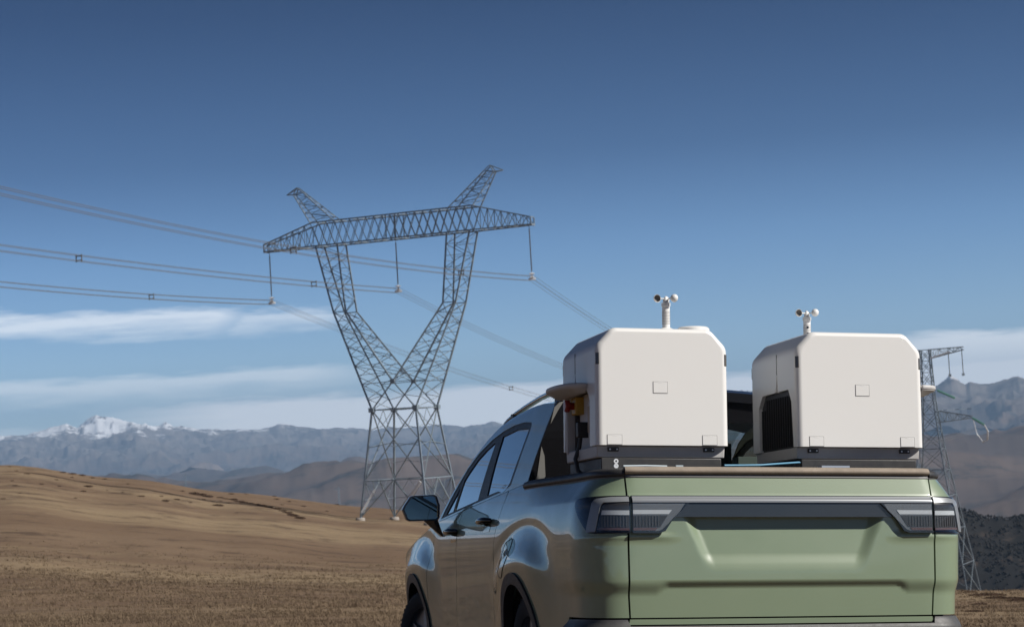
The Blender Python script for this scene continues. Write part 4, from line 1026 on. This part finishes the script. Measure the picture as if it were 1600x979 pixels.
    for sx in (-1, 1):
        ca.beam((sx * L, -.45, az), (sx * L, .45, az), .2); ca.beam((sx * L, -.45, az + .75), (sx * L, .45, az + .75), 0.101)
        brace(cb, (sx * half, -vv, az), (sx * L, -.45, az), (sx * half, vv, az), (sx * L, .45, az), 7, 0.047, 'z')
        brace(cb, (sx * half, -vv, zt), (sx * L, -.45, az + .75), (sx * half, vv, zt), (sx * L, .45, az + .75), 7, 0.047, 'z')
    for x in (-.55, .55):
        for s in (-1, 1): cb.beam((x, s * vv, az), (x, s * vv, zt), 0.094)
    cr = ca.build('crossarm', STEEL, D); tag(cb.build('crossarm_bracing', STEEL, cr), kind='stuff')
    # earth wire peaks
    for sx in (-1, 1):
        pk = MB(); pb = MB(); tip = {s: (sx * 11.3, s * .22, 35.7) for s in (-1, 1)}
        for s in (-1, 1):
            a, b = (sx * 9.5, s * vv, zt), (sx * 6.7, s * vv, zt)
            a1, b1 = (sx * 11.75, s * .3, 35.0), (sx * 10.7, s * .3, 35.2)
            pk.beam(a, a1, 0.094); pk.beam(b, b1, 0.094); pk.beam(a1, tip[s], 0.078); pk.beam(b1, tip[s], 0.078); pk.beam(a1, b1, 0.078)
            pk.beam(tip[s], (sx * 12.7, 0, 35.05), 0.078); pk.beam(a1, (sx * 12.7, 0, 35.05), 0.078)
            brace(pb, a, a1, b, b1, 6, 0.047, 'z')
        brace(pb, (sx * 9.5, -vv, zt), (sx * 11.75, -.3, 35.0), (sx * 9.5, vv, zt), (sx * 11.75, .3, 35.0), 5, 0.043, 'z')
        brace(pb, (sx * 6.7, -vv, zt), (sx * 10.7, -.3, 35.2), (sx * 6.7, vv, zt), (sx * 10.7, .3, 35.2), 5, 0.043, 'z')
        p_ = pk.build('earth_wire_peak', STEEL, D); tag(pb.build('peak_bracing', STEEL, p_), kind='stuff')
    # two bright new plates low on the body
    MB().beam(leg(Rf[0], 1.0), (-2.2, -3.4, 3.3), 0.172).build('climbing_guard', STEEL2, D)
    MB().beam((1.5, -3.55, 1.9), (3.1, -3.5, 3.9), .26).build('climbing_guard', STEEL2, D)
    return D
portal_tower()
def W1(u, v, z): return PM @ Vector((u, v, z))
AT = {'left': -15.2, 'middle': 0.0, 'right': 15.2}
CL = {}
for nm, u in AT.items():
    top = W1(u, 0, 29.1); bot = W1(u, 0, 24.15); CL[nm] = W1(u, 0, 23.75)
    I = empty('insulator_string', loc=top); tag(I, 'long insulator string hanging from the %s of the near pylon crossarm' % {'left': 'left tip', 'middle': 'middle', 'right': 'right tip'}[nm], 'insulator', 'insulators of the near pylon')
    h = 29.1 - 24.15; mb = MB().lathe([(.03, 0), (.03, -h)], 8)
    prof = []
    for k in range(34): zz = -.35 - k * (h - .6) / 34; prof += [(.05, zz), (.095, zz - .05), (.05, zz - .07)]
    mb.lathe(prof, 10); mb.build('insulator_rod', INSUL, I, smooth=40)
    MB().box((0, 0, -h - .10), (.18, .18, .55)).box((0, 0, -h - .46), (.75, .16, .20)).box((0, 0, -h + .06), (.52, .52, .10)).box((0, 0, -h - .28), (.40, .34, .14)).build('clamp', STEEL2, I, bevel=.02)
def bundle(A, B, k, label, spacers, grp, rad, seg=60, quad=True):
    """four parallel wires sagging from A to B with spacers; k sets the sag"""
    T = (B - A).xy.length
    f = lambda t: Vector((A.x + (B.x - A.x) * t / T, A.y + (B.y - A.y) * t / T, A.z + (B.z - A.z) * t / T - k * t * (T - t)))
    d = Vector((B.x - A.x, B.y - A.y, 0)).normalized(); n = Vector((d.y, -d.x, 0))
    E = empty('conductor_bundle', loc=A); tag(E, label, 'power line', grp)
    for a in (-1, 1):
        for b in (-1, 1):
            off = n * (a * .225) + Vector((0, 0, b * .225))
            MB().tube([f(T * i / seg) + off - A for i in range(seg + 1)], rad, 5).build('conductor', WIREM, E, smooth=80)
    for t in spacers:
        p = f(t) - A; mb = MB()
        for q in (-1, 1):
            mb.beam(p + n * .26 * q + Vector((0, 0, -.3)), p + n * .26 * q + Vector((0, 0, .3)), .08)
        mb.beam(p - n * .3 + Vector((0, 0, .17)), p + n * .3 + Vector((0, 0, .17)), .08).beam(p - n * .3 + Vector((0, 0, -.17)), p + n * .3 + Vector((0, 0, -.17)), .08)
        mb.build('spacer', WIREM, E)
near = {'left': (-.0255, .000435, [(23, 80, 150)]), 'middle': (-.0134, .000267, [(18, 56, 110, 165)]), 'right': (-.027, .00049, [(17, 48.5, 95, 140)])}
for nm, (a, b, sp) in near.items():
    Tn = 300.0; A = CL[nm]; B = A + Vector((-st_ * Tn, -ct * Tn, a * Tn + b * Tn * Tn))
    bundle(A, B, b, 'near span of conductors leaving the frame from the %s insulator' % nm, sp[0], 'conductor bundles running off to the left', .024, 90)

# second pylon, down the slope to the right
P2 = Vector((88.7, 443.0, float(zground(88.7, 443.0)[0])))
P2M = Matrix.Translation(P2) @ Matrix.Rotation(-TH, 4, 'Z')
def strain_tower():
    D = empty('lattice_pylon', P2M); tag(D, 'distant lattice pylon half hidden behind the right dock box', 'pylon')
    H = 53.4; prof = lambda z: np.interp(z, [0, 30, 42, H], [7.2, 2.6, 1.35, 1.0])
    zs = [0, 7.5, 15, 22, 27.5, 32, 36, 39.5, 42.5, 45.5, 48.5, 51, H]
    for sx, sy_ in ((-1, -1), (1, -1), (1, 1), (-1, 1)):
        mb = MB()
        for z0, z1 in zip(zs[:-1], zs[1:]): mb.beam((sx * prof(z0), sy_ * prof(z0), z0 - (1.5 if z0 == 0 else 0)), (sx * prof(z1), sy_ * prof(z1), z1), .22)
        mb.build('leg', STEEL2 if False else STEEL, D)
    bb = MB(); R4 = ((-1, -1), (1, -1), (1, 1), (-1, 1))
    for i in range(4):
        a, b = R4[i], R4[(i + 1) % 4]
        for z0, z1 in zip(zs[:-1], zs[1:]):
            p = lambda c, z: (c[0] * prof(z), c[1] * prof(z), z)
            bb.beam(p(a, z0), p(b, z1), .11); bb.beam(p(b, z0), p(a, z1), .11); bb.beam(p(a, z1), p(b, z1), .10)
    tag(bb.build('body_bracing', STEEL, D), kind='stuff')
    for z, L, hh in ((H, 8.3, -1.9), (40.2, 9.2, -2.6)):
        for sx in (-1, 1):
            mb = MB(); lb_ = MB()
            for s in (-1, 1):
                y0 = s * prof(z)
                mb.beam((sx * prof(z), y0, z), (sx * L, s * .35, z + (.1 if z == H else -1.6)), .16); mb.beam((sx * prof(z + hh), s * prof(z + hh), z + hh), (sx * L, s * .35, z + (-.5 if z == H else -2.0)), .16)
                brace(lb_, (sx * prof(z), y0, z), (sx * L, s * .35, z + (.1 if z == H else -1.6)), (sx * prof(z + hh), s * prof(z + hh), z + hh), (sx * L, s * .35, z + (-.5 if z == H else -2.0)), 7, .085, 'z')
            brace(lb_, (sx * prof(z), -prof(z), z), (sx * L, -.35, z), (sx * prof(z), prof(z), z), (sx * L, .35, z), 6, .10, 'z')
            arm = mb.build('crossarm', STEEL, D); tag(lb_.build('crossarm_bracing', STEEL, arm), kind='stuff')
    MB().beam((1.3, -1.3, H - 1.9), (5.6, -.8, H - .75), .30).build('sunlit_chord', STEEL2, D)  # sunlit stretch of the lower chord, painted as a brighter bar
    return D
strain_tower()
def W2(u, v, z): return P2M @ Vector((u, v, z))
for nm, u in (('inner', 5.0), ('outer', 7.9)):
    top = W2(u, 0, 53.0); h = 5.3
    I = empty('insulator_string', loc=top); tag(I, '%s of the two insulators hanging from the distant pylon right of the dock' % nm, 'insulator', 'insulators of the distant pylon')
    MB().lathe([(.09, 0), (.09, -h)], 8).build('insulator_rod', INSUL, I, smooth=40); MB().box((0, 0, -h - .1), (.5, .5, .55)).build('clamp', STEEL, I)
for nm, a, b in (('upper', (2.2, -1, 44.6), (6.4, -3.2, 42.6)), ('lower', (9.2, -.3, 38.2), (12.2, -3.2, 36.6))):
    A, B = W2(*a), W2(*b); I = empty('insulator_string', loc=A); tag(I, '%s greenish slanting insulator at the distant pylon' % nm, 'insulator', 'insulators of the distant pylon')
    n = 16; mb = MB().tube([Vector((0, 0, 0)), B - A], .12, 8)
    for k in range(1, n): mb.tube([(B - A) * (k / n), (B - A) * ((k + .35) / n)], .26, 10)
    mb.build('insulator_discs', INSULG, I, smooth=40)
J = [W2(12.2, -3.2, 36.6), W2(12.7, -2.4, 35.2), W2(12.2, -.9, 33.4), W2(10.9, .4, 33.0), W2(9.7, .9, 34.8), W2(9.2, .5, 38.0)]
jm = MB().tube([p - J[0] for p in J], [.10, .15, .17, .14, .08, .06], 8).build('jumper_cable', STEEL2, None, smooth=60); jm.location = J[0]; tag(jm, 'pale jumper cable loop beside the distant pylon', 'cable')
for nm, B, k in (('left', W2(-9.0, -.3, 38.3), .00047), ('middle', W2(0, -1.2, 45.0), .00063), ('right', W2(12.2, -3.2, 36.6), .00062)):
    bundle(CL[nm], B, k, 'far span of conductors running from the %s insulator towards the distant pylon' % nm, {'left': (59, 130), 'middle': (72, 150), 'right': (35, 110)}[nm], 'conductor bundles running to the distant pylon', .017, 50)
# two tiny pylons far out on the plain
for lab, px, top, r in (('tiny hazy pylon beyond the left hillside', -9.28, -.33, 4600.), ('tiny hazy pylon just left of the near pylon foot', -5.10, -.95, 3600.)):
    x, y = r * math.sin(math.radians(px)), r * math.cos(math.radians(px)); zb = float(zfar(np.array([x]), np.array([y]))[0]); ztop = r * math.tan(math.radians(top)); H = max(35., ztop - zb)
    D = empty('lattice_pylon', loc=(x, y, zb)); tag(D, lab, 'pylon', 'tiny pylons on the plain')
    for sx, sy_ in ((-1, -1), (1, -1), (1, 1), (-1, 1)): MB().beam((sx * 4, sy_ * 4, -2), (sx * .8, sy_ * .8, H), .5).build('leg', STEEL, D)
    mb = MB()
    for i in range(6): mb.beam((-4 + .5 * i, -4 + .5 * i, H * i / 6), (4 - .5 * (i + 1), -4 + .5 * (i + 1), H * (i + 1) / 6), .35)
    tag(mb.build('body_bracing', STEEL, D), kind='stuff')
    for k in (.98, .86): MB().beam((-9, 0, H * k), (9, 0, H * k), .6).build('crossarm', STEEL, D)
# ------------------------------------------------------------------ shrubs and dry grass
SHRUBM = mat('dark_dry_shrub', (.052, .032, .022), .95, spec=.1, noise=(3, .6, (.078, .048, .032)))
def shrub_mesh(seed):
    r = np.random.default_rng(seed); V = []; Fc = []
    for k in range(260):
        a = r.uniform(0, 2 * math.pi); q = r.uniform(0, 1) ** .5; x, y = q * math.cos(a), q * math.sin(a)
        h = (.40 * (1 - q ** 2) ** .6 + .04) * r.uniform(.55, 1.1)
        dx, dy = r.normal(0, .12, 2); w_ = r.uniform(.03, .075); b = len(V)
        ca, sa = math.cos(a + r.uniform(-1, 1)), math.sin(a + r.uniform(-1, 1))
        V += [(x - ca * w_, y - sa * w_, h * .15), (x + ca * w_, y + sa * w_, h * .15), (x + dx + ca * w_ * .7, y + dy + sa * w_ * .7, h), (x + dx - ca * w_ * .7, y + dy - sa * w_ * .7, h * .95)]
        Fc.append((b, b + 1, b + 2, b + 3))
    n = 12; b = len(V)
    for i, (q, h) in enumerate(((1.0, -.1), (.92, .10), (.6, .24), (.0, .30))):
        for k in range(n): a = 2 * math.pi * k / n; s = 1 + .12 * math.sin(3 * a + seed); V.append((q * s * math.cos(a), q * s * math.sin(a), h))
    for i in range(3):
        for k in range(n): Fc.append((b + i * n + k, b + i * n + (k + 1) % n, b + (i + 1) * n + (k + 1) % n, b + (i + 1) * n + k))
    me = bpy.data.meshes.new('shrub'); me.from_pydata(V, [], Fc); me.update(); me.materials.append(SHRUBM); return me
SM = [shrub_mesh(i) for i in range(5)]
def put_shrub(x, y, w_, i, label, grp, zs=1.0):
    o = bpy.data.objects.new('shrub', SM[i % 5]); COL.objects.link(o); o.location = (x, y, float(zground(x, y)[0]) - .02 * w_)
    w_ *= 1.25; o.scale = (w_ * 1.15, w_ * random.uniform(.8, 1.2), w_ * random.uniform(.65, .9) * zs); o.rotation_euler.z = random.uniform(-.5, .5)
    tag(o, label, 'shrub', grp)
SH = [(-60.9, 244.7, 0.19), (-54.3, 225.5, 0.27), (-50.5, 203.5, 0.18), (-47.7, 193.3, 0.23), (-47.5, 203.2, 0.2), (-49.9, 220.2, 0.2), (-46.1, 204.6, 0.18), (-51.5, 235.3, 0.18), (-45.2, 213.7, 0.45), (-43.3, 202.5, 0.27), (-42.4, 167.8, 0.16), (-43.8, 179.0, 0.14), (-49.6, 244.4, 0.21), (-45.0, 234.7, 0.2), (-40.7, 209.4, 0.14), (-38.0, 204.5, 0.31), (-42.7, 211.5, 0.12), (-37.0, 210.5, 0.18), (-35.3, 202.7, 0.39), (-35.2, 209.1, 0.28), (-39.4, 238.0, 0.25), (-33.7, 208.3, 0.18), (-37.7, 235.6, 0.5), (-37.0, 235.7, 0.58), (-35.9, 234.0, 0.49), (-34.5, 222.1, 0.19), (-31.3, 210.4, 0.48), (-32.9, 223.8, 0.17), (-36.3, 256.0, 0.3), (-35.2, 261.5, 0.2), (-32.1, 265.7, 0.2), (-27.0, 230.0, 0.2), (-28.1, 246.6, 0.23), (-25.2, 235.4, 0.29), (-24.2, 267.4, 0.23), (-54.7, 244.9, 0.34), (-53.7, 245.5, 0.38), (-52.8, 246.9, 0.34), (-50.7, 242.6, 0.28), (-57.0, 232, 0.16), (-40.5, 186, 0.16), (-27.5, 197, 0.14), (-30, 250, 0.3), (-22, 230, 0.2)]
for i, (x, y, w_) in enumerate(SH): put_shrub(x, y, w_, i, 'low dark brown shrub dotted on the left hillside', 'shrubs on the left hillside')
GU = [(-34.7, 236.4), (-33.1, 233.3), (-31.0, 225.5), (-29.2, 220.4), (-27.9, 218.1), (-26.8, 216.5), (-25.5, 213.9), (-24.1, 208.0), (-22.8, 202.2), (-21.8, 197.9), (-20.6, 193.9)]
k = 0
for (a, b), (c, d) in zip(GU[:-1], GU[1:]):
    for t in (0, .5):
        put_shrub(a + (c - a) * t + random.uniform(-.2, .2), b + (d - b) * t, random.uniform(.26, .46), k, 'dark shrub in the row that runs down towards the near pylon', 'row of shrubs down the slope', .8); k += 1
for i, (x, y, w_) in enumerate([(16.3, 76.4, .22), (15.2, 68.9, .42), (15.6, 69.3, .30), (10.6, 48.7, .16), (14.7, 65.1, .28), (15.0, 64.1, .34), (12.1, 50.9, .24), (15.4, 63.4, .3), (8.1, 37.7, .12)]):
    put_shrub(x, y, w_, i, 'low dark brown shrub on the slope right of the truck', 'shrubs right of the truck', .6)

def grass(name, label_kind, n, r0, r1, a0, a1, hh, bl, m, seed, clump=True):
    r = np.random.default_rng(seed)
    rr = np.sqrt(r.uniform(r0 ** 2, r1 ** 2, n)) if False else r0 * (r1 / r0) ** r.uniform(0, 1, n)
    az = np.radians(r.uniform(a0, a1, n)); x, y = rr * np.sin(az), rr * np.cos(az)
    if clump:
        k = fbm(x / 1.4, y / 1.4, 3, seed) + .5 * fbm(x / 7, y / 7, 2, seed + 1) > r.uniform(-.35, .45, n) + 1.1 * sstep(rr, 60, 175); x, y, rr = x[k], y[k], rr[k]
    z = zground(x, y); n = len(x); V = np.zeros((n, bl, 3, 3)); sc = np.clip(rr / 45, .8, 2.2)
    for b in range(bl):
        a = r.uniform(0, 2 * math.pi, n); h = hh * r.uniform(.5, 1.25, n) * sc ** .5; w_ = .005 * r.uniform(.7, 1.6, n) * sc; l = h * r.uniform(.2, 1.0, n)
        ox, oy = r.normal(0, .025, n) * sc, r.normal(0, .025, n) * sc
        V[:, b, 0] = np.c_[x + ox - w_ * np.sin(a), y + oy + w_ * np.cos(a), z - .01]
        V[:, b, 1] = np.c_[x + ox + w_ * np.sin(a), y + oy - w_ * np.cos(a), z - .01]
        V[:, b, 2] = np.c_[x + ox + l * np.cos(a), y + oy + l * np.sin(a), z + h]
    V = V.reshape(-1, 3); Fq = np.arange(len(V)).reshape(-1, 3)
    o = link(name, np_mesh(name, V, Fq), m); tag(o, 'short dry straw coloured grass tufts ' + label_kind, 'grass', kind='stuff')
GM = bpy.data.materials.new('dry_grass'); GM.use_nodes = True; t_ = GM.node_tree; b_ = t_.nodes['Principled BSDF']; b_.inputs['Roughness'].default_value = .9; b_.inputs['Specular IOR Level'].default_value = .15
c_ = t_.nodes.new('ShaderNodeTexCoord'); n_ = t_.nodes.new('ShaderNodeTexNoise'); n_.inputs['Scale'].default_value = .9; n_.inputs['Detail'].default_value = 8; n_.inputs['Roughness'].default_value = .75; t_.links.new(c_.outputs['Object'], n_.inputs['Vector'])
r_ = t_.nodes.new('ShaderNodeValToRGB'); r_.color_ramp.elements[0].position = .36; r_.color_ramp.elements[0].color = (.10, .069, .047, 1); r_.color_ramp.elements[1].position = .66; r_.color_ramp.elements[1].color = (.25, .187, .122, 1)
t_.links.new(n_.outputs[0], r_.inputs[0]); t_.links.new(r_.outputs[0], b_.inputs['Base Color'])
grass('dry_grass', 'over the slope left of the truck', 130000, 23, 175, -17, -1, .05, 4, GM, 5)
grass('dry_grass', 'over the slope right of the truck', 26000, 22, 95, 8.5, 17, .05, 4, GM, 6)

grass('dry_grass', 'standing taller in scattered clumps', 5200, 24, 120, -17, -1, .10, 9, GM, 15)

# dark scrub wood on the spur across the valley, tinted as under cloud shadow
r = np.random.default_rng(12); n = 16000
rr = r.uniform(900, 1480, n); az = np.radians(r.uniform(9.5, 19, n)); x, y = rr * np.sin(az), rr * np.cos(az)
k = fbm(x / 70, y / 70, 4, 33) + .35 > r.uniform(-.3, .5, n); x, y = x[k], y[k]; n = len(x); z = zfar(x, y)
ico = np.array([(0, 0, 1.5), (.9, 0, .35), (.28, .86, .4), (-.73, .53, .3), (-.73, -.53, .42), (.28, -.86, .35), (.5, .2, 1.0), (-.45, .2, 1.05), (0, -.5, 1.0), (0, 0, -.4)])
icf = np.array([(0, 6, 7), (0, 7, 8), (0, 8, 6), (6, 1, 2), (6, 2, 7), (7, 2, 3), (7, 3, 4), (7, 4, 8), (8, 4, 5), (8, 5, 6), (6, 5, 1), (1, 9, 2), (2, 9, 3), (3, 9, 4), (4, 9, 5), (5, 9, 1)])
s = r.uniform(.4, 1.25, n); V = (ico[None] * s[:, None, None] * r.uniform(.75, 1.25, (n, 10, 3)) + np.stack([x, y, z], -1)[:, None]).reshape(-1, 3)
Fq = (icf[None] + (np.arange(n) * 10)[:, None, None]).reshape(-1, 3)
o = link('scrub_wood', np_mesh('scrub_wood', V, Fq), mat('cloud_shaded_scrub', (.020, .020, .019), .98, spec=.03, noise=(.02, .6, (.040, .036, .033)))); tag(o, 'dark scrub wood, coloured as in cloud shadow, covering the spur across the valley', 'wood', kind='stuff')
# ------------------------------------------------------------------ air between here and the mountains
hz = MB().box((0, 0, -200), (54600, 54600, 1900)).build('haze', None); tag(hz, kind='stuff')
hm = bpy.data.materials.new('mountain_haze'); hm.use_nodes = True; ht = hm.node_tree; ht.nodes.clear()
pv = ht.nodes.new('ShaderNodeVolumePrincipled'); ho = ht.nodes.new('ShaderNodeOutputMaterial')
pv.inputs['Color'].default_value = (.44, .67, 1.0, 1); pv.inputs['Density'].default_value = 4.8e-5; pv.inputs['Anisotropy'].default_value = 0.0
ht.links.new(pv.outputs[0], ho.inputs['Volume']); hz.data.materials.append(hm)
